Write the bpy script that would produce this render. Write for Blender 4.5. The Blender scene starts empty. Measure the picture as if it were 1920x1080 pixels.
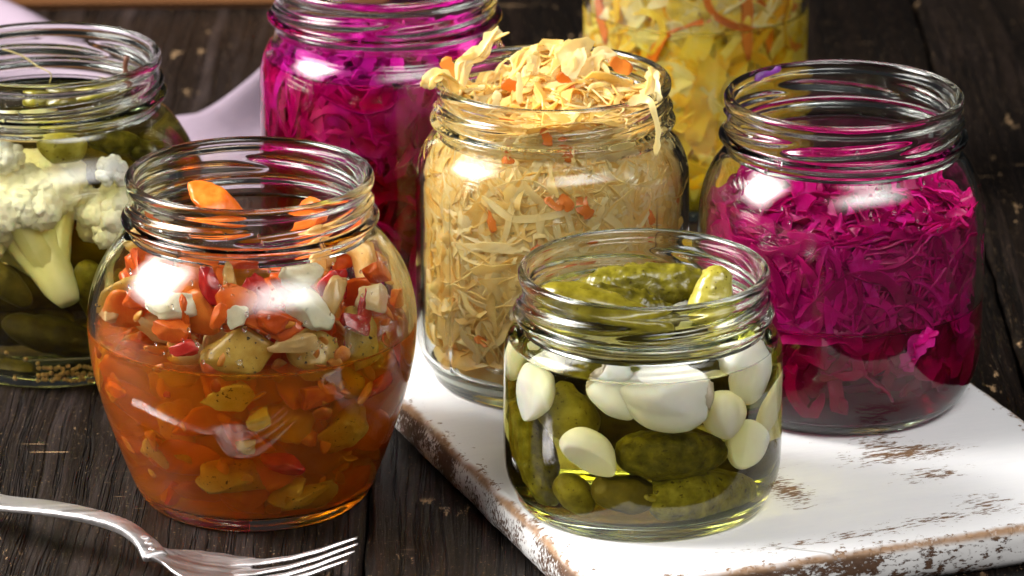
import bpy, bmesh, math, random
import numpy as np
from mathutils import Vector, Matrix, Quaternion

SC = bpy.context.scene
COL = SC.collection
MM = 0.001
# ------------------------------------------------------------------ camera
F = 9000.0; PITCH = math.radians(19.2); DIST = 1730.0
FWD = np.array([0, math.cos(PITCH), -math.sin(PITCH)])
UP = np.array([0, math.sin(PITCH), math.cos(PITCH)])
RT = np.array([1.0, 0, 0])
CAM = -FWD * DIST
cd = bpy.data.cameras.new('camera'); cam = bpy.data.objects.new('camera', cd); COL.objects.link(cam)
cam.location = Vector(CAM * MM); cam.rotation_euler = (math.pi / 2 - PITCH, 0, 0)
cd.sensor_width = 36; cd.lens = 36 * F / 1920; cd.clip_start = 0.05; cd.clip_end = 50
cd.dof.use_dof = True; cd.dof.focus_distance = 1.505; cd.dof.aperture_fstop = 22
SC.camera = cam
# ------------------------------------------------------------------ world and lamps
w = bpy.data.worlds.new('World'); SC.world = w; w.use_nodes = True
w.node_tree.nodes['Background'].inputs[0].default_value = (0.9, 0.95, 1.0, 1)
w.node_tree.nodes['Background'].inputs[1].default_value = 0.015

def area(name, direction, dist, sx, sy, power, col, target=(0, -0.15, 0.05), soft=0.25):
    d = Vector(direction).normalized(); l = bpy.data.lights.new(name, 'AREA')
    l.shape = 'RECTANGLE'; l.size = sx; l.size_y = sy; l.energy = power; l.color = col
    # a softbox is brighter in the middle of its cloth than at the rim
    l.use_nodes = True; nt = l.node_tree; em = nt.nodes['Emission']; gm = nt.nodes.new('ShaderNodeNewGeometry'); sp = nt.nodes.new('ShaderNodeSeparateXYZ')
    nt.links.new(gm.outputs['Parametric'], sp.inputs[0]); prev = None
    for ax in (0, 1):
        mr = nt.nodes.new('ShaderNodeMath'); mr.operation = 'PINGPONG'; nt.links.new(sp.outputs[ax], mr.inputs[0]); mr.inputs[1].default_value = 0.5
        ss = nt.nodes.new('ShaderNodeMapRange'); ss.interpolation_type = 'SMOOTHSTEP'; nt.links.new(mr.outputs[0], ss.inputs[0]); ss.inputs[1].default_value = 0.0; ss.inputs[2].default_value = soft; ss.inputs[3].default_value = 0.06
        if prev is None: prev = ss.outputs[0]
        else:
            mm = nt.nodes.new('ShaderNodeMath'); mm.operation = 'MULTIPLY'; nt.links.new(prev, mm.inputs[0]); nt.links.new(ss.outputs[0], mm.inputs[1]); nt.links.new(mm.outputs[0], em.inputs['Strength'])
    o = bpy.data.objects.new(name, l); COL.objects.link(o)
    o.location = Vector(target) + d * dist
    o.rotation_euler = (-d).to_track_quat('-Z', 'Y').to_euler()
    return o
area('softbox_key', (-0.80, -0.02, 0.60), 1.3, 0.98, 0.98, 130, (1.0, 0.97, 0.93), soft=0.42)
area('softbox_front', (0.34, -0.60, 0.72), 1.6, 2.0, 0.75, 60, (1.0, 0.98, 0.96), soft=0.45)
SC.view_settings.view_transform = 'Standard'; SC.view_settings.look = 'None'
SC.view_settings.exposure = 0.3; SC.view_settings.gamma = 1.0
cy = SC.cycles
cy.max_bounces = 32; cy.transmission_bounces = 24; cy.transparent_max_bounces = 16
cy.diffuse_bounces = 10; cy.glossy_bounces = 8; cy.volume_bounces = 2
cy.caustics_reflective = True; cy.caustics_refractive = True; cy.blur_glossy = 0.4
cy.sample_clamp_indirect = 12.0; cy.sample_clamp_direct = 0
cy.use_denoising = True
try: cy.denoiser = 'OPENIMAGEDENOISE'; cy.denoising_input_passes = 'RGB_ALBEDO_NORMAL'; cy.denoising_prefilter = 'ACCURATE'
except Exception: pass
cy.use_adaptive_sampling = True; cy.adaptive_threshold = 0.01

# ------------------------------------------------------------------ pixel helpers (1920x1080 frame)
def ray(u, v): return FWD + RT * (u - 960) / F + UP * (540 - v) / F
def ground(u, v, z=0.0):
    d = ray(u, v); return CAM + d * ((z - CAM[2]) / d[2])
def at_y(u, v, y):
    d = ray(u, v); return CAM + d * ((y - CAM[1]) / d[1])
def pxmm(p): return F / float((np.asarray(p) - CAM) @ FWD)
RND = random.Random(11)
RG = np.random.default_rng(7)

# ------------------------------------------------------------------ object helpers
def link(name, verts, faces, mat, parent=None, smooth=True, loc=None, rot=None):
    me = bpy.data.meshes.new(name)
    me.from_pydata([tuple(v) for v in (np.asarray(verts) * MM)], [], faces if isinstance(faces, list) else faces.tolist())
    if smooth: me.polygons.foreach_set('use_smooth', [True] * len(me.polygons))
    me.update()
    o = bpy.data.objects.new(name, me); COL.objects.link(o)
    if mat: me.materials.append(mat)
    if parent: o.parent = parent
    if loc is not None: o.location = Vector(loc) * MM
    if rot is not None: o.rotation_euler = rot.to_euler() if hasattr(rot, 'to_euler') else rot
    return o
def tag(o, label, cat=None, group=None, kind=None):
    o['label'] = label
    if cat: o['category'] = cat
    if group: o['group'] = group
    if kind: o['kind'] = kind
    return o
def empty(name, loc, rz=0):
    o = bpy.data.objects.new(name, None); COL.objects.link(o); o.empty_display_size = 0.01
    o.location = Vector(loc) * MM; o.rotation_euler = (0, 0, rz); return o
def grid_faces(n, m, wrap=True):
    """n rings of m points"""
    i = np.arange(n - 1)[:, None]; j = np.arange(m if wrap else m - 1)[None, :]
    a = i * m + j; b = i * m + (j + 1) % m
    return np.stack([a, b, b + m, a + m], -1).reshape(-1, 4)
def catmull(pts, step):
    P = np.array(pts, float); P = np.vstack([2 * P[0] - P[1], P, 2 * P[-1] - P[-2]])
    out = []
    for i in range(1, len(P) - 2):
        p0, p1, p2, p3 = P[i - 1:i + 3]
        n = max(2, int(np.linalg.norm(p2 - p1) / step))
        for t in np.arange(n) / n:
            out.append(0.5 * ((2 * p1) + (p2 - p0) * t + (2 * p0 - 5 * p1 + 4 * p2 - p3) * t * t + (3 * p1 - p0 - 3 * p2 + p3) * t ** 3))
    out.append(P[-2]); return np.array(out)
_N = {}
def vnoise(p, seed=0):
    """smooth value noise, p (n,3)"""
    if seed not in _N: _N[seed] = np.random.default_rng(1000 + seed).random((32, 32, 32)) * 2 - 1
    g = _N[seed]; p = np.asarray(p, float); i = np.floor(p).astype(int); f = p - i; f = f * f * (3 - 2 * f)
    r = 0
    for dx in (0, 1):
        for dy in (0, 1):
            for dz in (0, 1):
                wgt = (f[:, 0] if dx else 1 - f[:, 0]) * (f[:, 1] if dy else 1 - f[:, 1]) * (f[:, 2] if dz else 1 - f[:, 2])
                r = r + wgt * g[(i[:, 0] + dx) % 32, (i[:, 1] + dy) % 32, (i[:, 2] + dz) % 32]
    return r

# ------------------------------------------------------------------ shader helpers
class NT:
    def __init__(s, name):
        s.m = bpy.data.materials.new(name); s.m.use_nodes = True; s.t = s.m.node_tree; s.t.nodes.clear()
        s.out = s.n('ShaderNodeOutputMaterial')
    def n(s, t, **kw):
        nd = s.t.nodes.new(t)
        for k, v in kw.items(): setattr(nd, k, v)
        return nd
    def set(s, sock, val):
        if isinstance(val, bpy.types.NodeSocket): s.t.links.new(val, sock)
        elif val is not None:
            if hasattr(sock, 'default_value'):
                try: sock.default_value = val
                except Exception: sock.default_value = (*val, 1)
    def math(s, op, a, b=None, c=None, clamp=False):
        nd = s.n('ShaderNodeMath', operation=op, use_clamp=clamp)
        s.set(nd.inputs[0], a)
        if b is not None: s.set(nd.inputs[1], b)
        if c is not None: s.set(nd.inputs[2], c)
        return nd.outputs[0]
    def coord(s, which='Object'): return s.n('ShaderNodeTexCoord').outputs[which]
    def mapping(s, vec, scale=(1, 1, 1), loc=(0, 0, 0), rot=(0, 0, 0)):
        nd = s.n('ShaderNodeMapping'); s.set(nd.inputs[0], vec); nd.inputs[1].default_value = loc
        nd.inputs[2].default_value = rot; nd.inputs[3].default_value = scale; return nd.outputs[0]
    def noise(s, vec, scale, detail=4, rough=0.55, dist=0, out=0):
        nd = s.n('ShaderNodeTexNoise'); s.set(nd.inputs['Vector'], vec); nd.inputs['Scale'].default_value = scale
        nd.inputs['Detail'].default_value = detail; nd.inputs['Roughness'].default_value = rough
        nd.inputs['Distortion'].default_value = dist; return nd.outputs[out]
    def vor(s, vec, scale, feature='F1', rnd=1.0, out=0):
        nd = s.n('ShaderNodeTexVoronoi', feature=feature); s.set(nd.inputs['Vector'], vec)
        nd.inputs['Scale'].default_value = scale; nd.inputs['Randomness'].default_value = rnd; return nd.outputs[out]
    def ramp(s, fac, stops, interp='LINEAR'):
        nd = s.n('ShaderNodeValToRGB'); nd.color_ramp.interpolation = interp; s.set(nd.inputs[0], fac)
        el = nd.color_ramp.elements
        while len(el) < len(stops): el.new(0.5)
        for e, (p, c) in zip(el, stops):
            e.position = p; e.color = (*c, 1) if not isinstance(c, (int, float)) else (c, c, c, 1)
        return nd.outputs[0]
    def sstep(s, x, a, b):
        nd = s.n('ShaderNodeMapRange', interpolation_type='SMOOTHSTEP'); s.set(nd.inputs[0], x)
        nd.inputs[1].default_value = a; nd.inputs[2].default_value = b; return nd.outputs[0]
    def mix(s, fac, a, b, blend='MIX'):
        nd = s.n('ShaderNodeMix', data_type='RGBA', blend_type=blend); s.set(nd.inputs[0], fac)
        s.set(nd.inputs[6], a if isinstance(a, bpy.types.NodeSocket) else (*a, 1)); s.set(nd.inputs[7], b if isinstance(b, bpy.types.NodeSocket) else (*b, 1))
        return nd.outputs[2]
    def attr(s, name, out=2): nd = s.n('ShaderNodeAttribute', attribute_name=name); return nd.outputs[out]
    def objrand(s): return s.n('ShaderNodeObjectInfo').outputs['Random']
    def bump(s, h, strength=0.5, dist=0.001):
        nd = s.n('ShaderNodeBump'); s.set(nd.inputs['Height'], h); nd.inputs['Strength'].default_value = strength
        nd.inputs['Distance'].default_value = dist; return nd.outputs[0]
    def bsdf(s, col, rough=0.5, normal=None, spec=0.5, metal=0, sss=0, sssr=(1, .5, .3), sssc=0.003, coat=0, coatr=0.05):
        nd = s.n('ShaderNodeBsdfPrincipled'); s.set(nd.inputs['Base Color'], col if isinstance(col, bpy.types.NodeSocket) else (*col, 1))
        s.set(nd.inputs['Roughness'], rough); nd.inputs['Metallic'].default_value = metal
        nd.inputs['Specular IOR Level'].default_value = spec
        nd.inputs['Subsurface Weight'].default_value = sss; nd.inputs['Subsurface Radius'].default_value = sssr
        nd.inputs['Subsurface Scale'].default_value = sssc; nd.inputs['Coat Weight'].default_value = coat; nd.inputs['Coat Roughness'].default_value = coatr
        if normal is not None: s.set(nd.inputs['Normal'], normal)
        return nd.outputs[0]
    def mixsh(s, fac, a, b):
        nd = s.n('ShaderNodeMixShader'); s.set(nd.inputs[0], fac); s.set(nd.inputs[1], a); s.set(nd.inputs[2], b); return nd.outputs[0]
    def transl(s, col):
        nd = s.n('ShaderNodeBsdfTranslucent'); s.set(nd.inputs[0], col if isinstance(col, bpy.types.NodeSocket) else (*col, 1)); return nd.outputs[0]
    def glass(s, col, ior, rough=0.0, normal=None):
        nd = s.n('ShaderNodeBsdfGlass'); nd.inputs['Color'].default_value = (*col, 1); nd.inputs['IOR'].default_value = ior
        s.set(nd.inputs['Roughness'], rough)
        if normal is not None: s.set(nd.inputs['Normal'], normal)
        return nd.outputs[0]
    def done(s, surf=None, vol=None):
        if surf is not None: s.t.links.new(surf, s.out.inputs['Surface'])
        if vol is not None: s.t.links.new(vol, s.out.inputs['Volume'])
        return s.m

def mat_glass(name, col=(0.985, 0.995, 0.985)):
    t = NT(name); c = t.coord()
    h = t.noise(c, 60, 2, 0.5)
    return t.done(t.glass(col, 1.45, 0.0, t.bump(h, 0.06, 0.0006)))
GLASS = mat_glass('clear_glass'); GLASS_BASE = mat_glass('thick_base_glass', (0.90, 0.975, 0.92))
def mat_liquid(name, sigma, scatter=0, scol=(1, 1, 1)):
    """absorption per metre for r g b"""
    t = NT(name); d = max(sigma); va = t.n('ShaderNodeVolumeAbsorption')
    va.inputs[0].default_value = (*[1 - s / d for s in sigma], 1); va.inputs[1].default_value = d
    vol = va.outputs[0]
    if scatter:
        vs = t.n('ShaderNodeVolumeScatter'); vs.inputs[0].default_value = (*scol, 1); vs.inputs['Density'].default_value = scatter
        ad = t.n('ShaderNodeAddShader'); t.t.links.new(vol, ad.inputs[0]); t.t.links.new(vs.outputs[0], ad.inputs[1]); vol = ad.outputs[0]
    g = t.n('ShaderNodeBsdfGlass'); g.inputs['Roughness'].default_value = 0; t.t.links.new(t.attr('ior'), g.inputs['IOR'])   # wall against glass 1.33/1.45, free surface 1.33
    return t.done(g.outputs[0], vol)

def mat_wood_table():
    t = NT('dark_table_wood'); c = t.coord(); r = t.objrand()
    off = t.n('ShaderNodeCombineXYZ'); t.set(off.inputs[1], t.math('MULTIPLY', r, 7.0)); t.set(off.inputs[0], t.math('MULTIPLY', r, 3.0))
    add = t.n('ShaderNodeVectorMath', operation='ADD'); t.set(add.inputs[0], c); t.set(add.inputs[1], off.outputs[0]); c = add.outputs[0]
    wob = t.noise(t.mapping(c, (9, 3.5, 1)), 1.0, 3)
    sh = t.n('ShaderNodeCombineXYZ'); t.set(sh.inputs[0], t.math('MULTIPLY', t.math('SUBTRACT', wob, 0.5), 0.022))
    ad2 = t.n('ShaderNodeVectorMath', operation='ADD'); t.set(ad2.inputs[0], c); t.set(ad2.inputs[1], sh.outputs[0]); cw = ad2.outputs[0]
    grain = t.noise(t.mapping(cw, (120, 3.2, 1)), 1.0, 7, 0.70)
    fine = t.noise(t.mapping(c, (520, 60, 1)), 1.0, 4, 0.7)
    crack = t.sstep(t.noise(t.mapping(cw, (95, 1.6, 1)), 1.0, 3, 0.6), 0.40, 0.47)
    crack2 = t.math('ABSOLUTE', t.math('SUBTRACT', t.noise(t.mapping(cw, (120, 2.4, 1), (3, 1, 0)), 1.0, 4, 0.6), 0.5))
    groove = t.math('MULTIPLY', t.math('ADD', t.math('MULTIPLY', crack, .6), .4), t.sstep(crack2, 0.0, 0.022))
    blot = t.noise(c, 14, 5, 0.6)
    col = t.ramp(grain, [(0.28, (0.002, 0.001, 0.0007)), (0.48, (0.010, 0.0065, 0.005)), (0.72, (0.056, 0.042, 0.041))])
    oc = t.n('ShaderNodeObjectInfo').outputs['Color']; col = t.mix(1.0, col, oc, 'MULTIPLY')
    col = t.mix(t.sstep(blot, 0.35, 0.7), t.mix(0.55, col, (0.008, 0.005, 0.003)), col)
    col = t.mix(t.math('MULTIPLY', t.math('SUBTRACT', 1.0, groove), 0.85), col, (0.003, 0.002, 0.0015))
    # worn tan flecks and scratches along and across the grain
    fl = t.noise(t.mapping(c, (170, 55, 1), rot=(0, 0, 0.5)), 1.0, 5, 0.65)
    area_ = t.noise(c, 23, 2, 0.5)
    m1 = t.math('MULTIPLY', t.sstep(fl, 0.60, 0.64), t.sstep(area_, 0.53, 0.60))
    sp = t.noise(c, 900, 2, 0.5)
    m2 = t.math('MULTIPLY', t.sstep(sp, 0.655, 0.72), 0.6)
    sc = t.noise(t.mapping(c, (30, 420, 1), rot=(0, 0, 0.25)), 1.0, 3, 0.5)
    m3 = t.math('MULTIPLY', t.sstep(sc, 0.66, 0.69), t.sstep(t.noise(c, 11, 2), 0.5, 0.58))
    col = t.mix(t.math('MAXIMUM', m1, t.math('MAXIMUM', m2, m3)), col, (0.30, 0.19, 0.10))
    h = t.math('ADD', t.math('MULTIPLY', groove, 1.0), t.math('ADD', t.math('MULTIPLY', grain, 0.9), t.math('MULTIPLY', fine, 0.35)))
    rough = t.ramp(fine, [(0.3, 0.34), (0.7, 0.54)])
    return t.done(t.bsdf(col, rough, t.bump(h, 0.8, 0.0012), spec=0.22))

def mat_board(W, H, patches):
    t = NT('worn_white_paint'); c = t.coord()
    sep = t.n('ShaderNodeSeparateXYZ'); t.set(sep.inputs[0], c); x, y, z = sep.outputs
    ed = t.math('MINIMUM', t.math('MINIMUM', x, t.math('SUBTRACT', W, x)), t.math('MINIMUM', y, t.math('SUBTRACT', H, y)))
    wob = t.noise(c, 55, 4, 0.6)
    edn = t.math('ADD', ed, t.math('MULTIPLY', t.math('SUBTRACT', wob, 0.5), 0.006))
    side = t.math('SUBTRACT', 1.0, t.sstep(z, 0.0105, 0.0125))
    fl = t.noise(t.mapping(c, (1, 2.6, 2.0)), 330, 6, 0.7)
    flx = t.noise(t.mapping(c, (0.5, 2.2, 1.0)), 420, 5, 0.7)
    # patches rubbed through on the top
    pm = None
    for (px, py, rx, ry, a, s) in patches:
        d = t.n('ShaderNodeVectorMath', operation='LENGTH')
        t.set(d.inputs[0], t.mapping(t.mapping(c, (1, 1, 0), (-px, -py, 0)), (1 / rx, 1 / ry, 0), rot=(0, 0, a)))
        v = t.math('MULTIPLY', t.math('SUBTRACT', 1.0, d.outputs['Value'], clamp=True), s)
        pm = v if pm is None else t.math('MAXIMUM', pm, v)
    edge_top = t.math('MULTIPLY', t.math('SUBTRACT', 1.0, t.sstep(edn, 0.001, 0.011)), 0.26)
    m_top = t.math('MAXIMUM', t.sstep(t.math('ADD', flx, t.math('MULTIPLY', pm, 0.62)), 0.705, 0.735), t.sstep(t.math('ADD', t.noise(c, 340, 6, .7), t.math('MULTIPLY', edge_top, 0.62)), 0.70, 0.74))
    # bevel line, bare tan wood
    bev = t.math('SUBTRACT', 1.0, t.sstep(edn, 0.0005, 0.0032))
    # bullnose side: broken paint
    m_side = t.sstep(t.math('ADD', fl, t.math('MULTIPLY', t.math('SUBTRACT', t.noise(c, 38, 3), 0.5), 0.9)), 0.48, 0.54)
    tan = t.mix(t.noise(t.mapping(c, (1, 1, 1)), 300, 4), (0.16, 0.085, 0.045), (0.46, 0.28, 0.15))
    dark = t.mix(t.noise(c, 500, 4), (0.035, 0.018, 0.010), (0.16, 0.085, 0.05))
    paint = t.mix(t.noise(t.mapping(c, (1, 6, 1)), 40, 5, 0.65), (0.82, 0.815, 0.81), (0.74, 0.74, 0.765))
    stain = t.sstep(t.noise(t.mapping(c, (1, 3, 1)), 22, 6, 0.7), 0.52, 0.75)
    paint = t.mix(t.math('MULTIPLY', stain, 0.3), paint, (0.60, 0.57, 0.58))
    # hairline scratches
    v1 = t.vor(t.mapping(c, (1, 1, 0)), 17, 'DISTANCE_TO_EDGE')
    v1n = t.noise(c, 20, 2)
    hair = t.math('MULTIPLY', t.math('SUBTRACT', 1.0, t.sstep(v1, 0.0, 0.006)), t.sstep(v1n, 0.53, 0.6))
    paint = t.mix(t.math('MULTIPLY', hair, 0.55), paint, (0.12, 0.10, 0.09))
    col = t.mix(m_top, paint, t.mix(0.5, dark, tan))
    col = t.mix(t.math('MULTIPLY', bev, t.sstep(t.noise(c, 120, 5, .7), 0.30, 0.45)), col, tan)
    col = t.mix(side, col, t.mix(m_side, (0.68, 0.67, 0.66), dark))
    h = t.math('SUBTRACT', t.math('MULTIPLY', t.noise(t.mapping(c, (1, 5, 1)), 120, 5), 0.35), t.math('MAXIMUM', t.math('MULTIPLY', m_top, t.math('SUBTRACT', 1.0, side)), t.math('MULTIPLY', side, m_side)))
    return t.done(t.bsdf(col, 0.5, t.bump(h, 0.6, 0.0006), spec=0.4))

def mat_fabric():
    t = NT('mauve_linen'); c = t.coord('UV')
    n1 = t.noise(t.mapping(c, (700, 60, 1)), 1, 2); n2 = t.noise(t.mapping(c, (60, 700, 1)), 1, 2)
    h = t.math('ADD', n1, n2)
    col = t.mix(t.math('MULTIPLY', h, 0.5), (0.27, 0.20, 0.265), (0.45, 0.36, 0.43))
    b = t.bsdf(col, 0.85, t.bump(h, 0.5, 0.0005), spec=0.15)
    return t.done(t.mixsh(0.15, b, t.transl((0.6, 0.48, 0.6))))

def mat_shred(name, stops, trans=0.35, rough=0.28, bumpd=0.0005, spec=0.4):
    """thin wet vegetable strips; colour from the per-strip 'tint' attribute"""
    t = NT(name); c = t.coord(); ti = t.attr('tint')
    n = t.noise(c, 190, 4, 0.65)
    f = t.math('ADD', t.math('MULTIPLY', ti, 0.62), t.math('MULTIPLY', t.math('SUBTRACT', n, 0.22), 0.62))
    col = t.ramp(f, stops)
    b = t.bsdf(col, rough, t.bump(t.noise(c, 300, 3), 0.5, bumpd), spec=spec)
    return t.done(t.mixsh(trans, b, t.transl(col)))

def mat_veg(name, stops, scale=220, rough=0.3, sss=0.0, sssc=0.003, trans=0.0, bump=0.3, speck=None, spec=0.5):
    t = NT(name); c = t.coord(); r = t.objrand()
    ad = t.n('ShaderNodeVectorMath', operation='ADD'); t.set(ad.inputs[0], c); t.set(ad.inputs[1], r); c = ad.outputs[0]
    n = t.noise(c, scale, 4, 0.6); f = t.math('ADD', t.math('MULTIPLY', n, 0.75), t.math('MULTIPLY', t.math('SUBTRACT', r, 0.5), 0.35), clamp=False)
    f = t.math('ADD', f, 0.12)
    col = t.ramp(f, stops)
    if speck:
        col = t.mix(t.sstep(t.noise(c, 700, 2), 0.64, 0.7), col, speck)
    b = t.bsdf(col, rough, t.bump(t.noise(c, scale * 2.2, 4), bump, 0.0006), spec=spec, sss=sss, sssr=(1, 0.7, 0.4), sssc=sssc)
    if trans: b = t.mixsh(trans, b, t.transl(col))
    return t.done(b)
def mat_simple(name, col, rough=0.4, metal=0, scale=300, var=0.25, bump=0.2):
    t = NT(name); c = t.coord(); n = t.noise(c, scale, 4)
    cc = t.mix(n, tuple(x * (1 - var) for x in col), tuple(min(1, x * (1 + var)) for x in col))
    return t.done(t.bsdf(cc, rough, t.bump(n, bump, 0.0003), metal=metal))

M_CARROT = mat_veg('cooked_carrot', [(0.25, (0.60, 0.075, 0.005)), (0.55, (0.78, 0.14, 0.010)), (0.8, (0.84, 0.24, 0.03))], sss=0.15, trans=0.22)
M_PEPPER = mat_veg('red_pepper', [(0.25, (0.38, 0.008, 0.008)), (0.6, (0.60, 0.03, 0.02)), (0.85, (0.70, 0.10, 0.05))], rough=0.2, sss=0.1, trans=0.22)
M_CREAM = mat_veg('pale_cauliflower', [(0.25, (0.62, 0.50, 0.28)), (0.55, (0.78, 0.70, 0.48)), (0.8, (0.84, 0.79, 0.62))], sss=0.2, trans=0.22)
M_ONION = mat_veg('soft_onion', [(0.25, (0.72, 0.42, 0.12)), (0.55, (0.82, 0.60, 0.26)), (0.8, (0.86, 0.72, 0.42))], trans=0.45, rough=0.2)
M_OLIVEV = mat_veg('stewed_courgette', [(0.25, (0.56, 0.30, 0.03)), (0.55, (0.72, 0.48, 0.09)), (0.8, (0.80, 0.60, 0.20))], trans=0.4, speck=(0.06, 0.04, 0.02))
M_TOMATO = mat_veg('orange_tomato', [(0.25, (0.66, 0.08, 0.01)), (0.55, (0.82, 0.20, 0.02)), (0.8, (0.86, 0.34, 0.05))], trans=0.4)
M_GARLIC = mat_veg('peeled_garlic', [(0.2, (0.78, 0.72, 0.58)), (0.5, (0.86, 0.83, 0.73)), (0.85, (0.89, 0.87, 0.80))], scale=90, sss=0.35, sssc=0.004, bump=0.10, rough=0.4, spec=.15)
M_ROOT = mat_simple('garlic_root_end', (0.62, 0.52, 0.38), 0.7, bump=0.7)
PK = [(0.22, (0.030, 0.024, 0.001)), (0.42, (0.085, 0.070, 0.004)), (0.58, (0.165, 0.140, 0.009)), (0.75, (0.27, 0.235, 0.025)), (0.9, (0.38, 0.34, 0.07))]
PP = [(0.22, (0.12, 0.095, 0.005)), (0.5, (0.26, 0.215, 0.018)), (0.8, (0.44, 0.39, 0.08))]
M_PICKLE = mat_veg('gherkin_skin', PK, scale=230, rough=0.28, bump=0.6, speck=(0.05, 0.035, 0.003))
M_PICKLE_PALE = mat_veg('pale_gherkin_skin', PP, scale=190, rough=0.22, bump=0.3, sss=0.1, speck=(0.10, 0.07, 0.006))
M_PICKLE_WET = mat_veg('brined_gherkin_skin', PK, scale=230, rough=0.45, bump=0.8, speck=(0.05, 0.035, 0.003), spec=0.1)
M_PICKLE_PALE_WET = mat_veg('brined_pale_gherkin_skin', PP, scale=190, rough=0.45, bump=0.4, sss=0.1, speck=(0.10, 0.07, 0.006), spec=0.1)
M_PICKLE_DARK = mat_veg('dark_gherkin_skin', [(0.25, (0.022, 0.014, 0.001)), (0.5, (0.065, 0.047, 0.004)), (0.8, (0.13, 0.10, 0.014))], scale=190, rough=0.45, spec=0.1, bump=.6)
M_CURD = mat_veg('cauliflower_curd', [(0.2, (0.82, 0.76, 0.58)), (0.5, (0.90, 0.86, 0.74)), (0.85, (0.92, 0.89, 0.82))], scale=420, rough=0.6, sss=0.2, bump=0.7, spec=.1)
M_CSTEM = mat_veg('cauliflower_stalk', [(0.2, (0.62, 0.58, 0.26)), (0.5, (0.72, 0.69, 0.40)), (0.85, (0.80, 0.77, 0.54))], scale=120, rough=0.3, sss=0.3, bump=0.15)
M_SEED = mat_simple('mustard_seed', (0.55, 0.33, 0.10), 0.4)
M_STEMB = mat_simple('brown_stalk', (0.10, 0.035, 0.015), 0.4)
M_DILL = mat_simple('dill_stalk', (0.30, 0.24, 0.08), 0.5)
KR_STOPS = [(0.10, (0.90, 0.62, 0.16)), (0.4, (0.95, 0.77, 0.31)), (0.7, (0.955, 0.84, 0.45)), (0.95, (0.96, 0.89, 0.62))]
M_KRAUT = mat_shred('sauerkraut_strip', KR_STOPS, trans=0.55, rough=.16)
M_CARSHRED = mat_shred('carrot_shred', [(0.1, (0.72, 0.16, 0.01)), (0.9, (0.82, 0.30, 0.05))], trans=0.3)
M_MAG = mat_shred('pickled_red_cabbage', [(0.15, (0.34, 0.0, 0.085)), (0.45, (0.60, 0.001, 0.17)), (0.72, (0.74, 0.004, 0.27)), (0.88, (0.84, 0.05, 0.46)), (1.0, (0.90, 0.28, 0.64))], trans=0.5, spec=.22, rough=.3)
M_PUR = mat_shred('shredded_red_cabbage', [(0.15, (0.42, 0.0, 0.16)), (0.5, (0.64, 0.003, 0.33)), (0.85, (0.78, 0.02, 0.50))], trans=0.5, spec=.22, rough=.3)
M_PURBIT = mat_shred('violet_cabbage_bit', [(0.1, (0.20, 0.03, 0.30)), (0.9, (0.36, 0.08, 0.48))], trans=0.3)
M_YEL = mat_shred('yellow_cabbage_strip', [(0.12, (0.94, 0.56, 0.03)), (0.45, (0.94, 0.76, 0.10)), (0.85, (0.95, 0.90, 0.58))], trans=0.5, spec=.2)
def mat_silver():
    t = NT('brushed_silver'); c = t.coord()
    n = t.noise(t.mapping(c, (12, 500, 200)), 1, 3); n2 = t.noise(c, 60, 5)
    col = t.mix(n2, (0.62, 0.58, 0.58), (0.82, 0.79, 0.79))
    return t.done(t.bsdf(col, t.ramp(n, [(0.3, 0.30), (0.7, 0.50)]), t.bump(t.math('ADD', n, t.math('MULTIPLY', n2, .5)), 0.18, 0.0003), metal=1))
M_SILVER = mat_silver()
def mat_crate():
    t = NT('brown_board_wood'); c = t.coord()
    g = t.noise(t.mapping(c, (4, 60, 60)), 1.0, 4)
    return t.done(t.bsdf(t.ramp(g, [(0.3, (0.05, 0.018, 0.006)), (0.7, (0.19, 0.075, 0.022))]), 0.5, t.bump(g, .3, .001)))

# ------------------------------------------------------------------ the table: planks running away from the camera
table = empty('table', (0, 0, 0)); tag(table, 'dark weathered wooden table top of wide planks', kind='structure')
MT = mat_wood_table()
def plank(x0, x1, y0=-640, y1=900, th=22, seed=0):
    rg = np.random.default_rng(seed); ny = 180; ys = np.linspace(y0, y1, ny)
    prof = [(0, -th), (0, -3.0), (0.5, -1.2), (1.6, -0.3), (3.2, 0)]
    wl = x0 + 0.6 * vnoise(np.c_[ys / 14, ys * 0, ys * 0 + seed], 1) + 0.5; wr = x1 + 0.6 * vnoise(np.c_[ys / 14, ys * 0 + 9, ys * 0 + seed], 1) - 0.5
    rows = []
    for i in range(ny):
        p = [(wl[i] + a, b) for a, b in prof]
        p += [(wl[i] + 3.2 + (wr[i] - wl[i] - 6.4) * k / 6, 0) for k in range(1, 6)]
        p += [(wr[i] - a, b) for a, b in reversed(prof)]
        rows.append([(x, ys[i], z) for x, z in p])
    v = np.array(rows); n, m = v.shape[:2]; v = v.reshape(-1, 3)
    f = grid_faces(n, m, wrap=True)[:, ::-1]
    return link('plank', v, f, MT, table)
xs = [-710, -489, -268, -46.2, 175, 396, 617]
for i in range(6):
    o = plank(xs[i], xs[i + 1], seed=i + 1)
    o.color = (1.0, .97, .95, 1) if i == 2 else ((0.28, 0.20, 0.15, 1) if i == 3 else (.62, .54, .46, 1))   # planks stained differently

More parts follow.
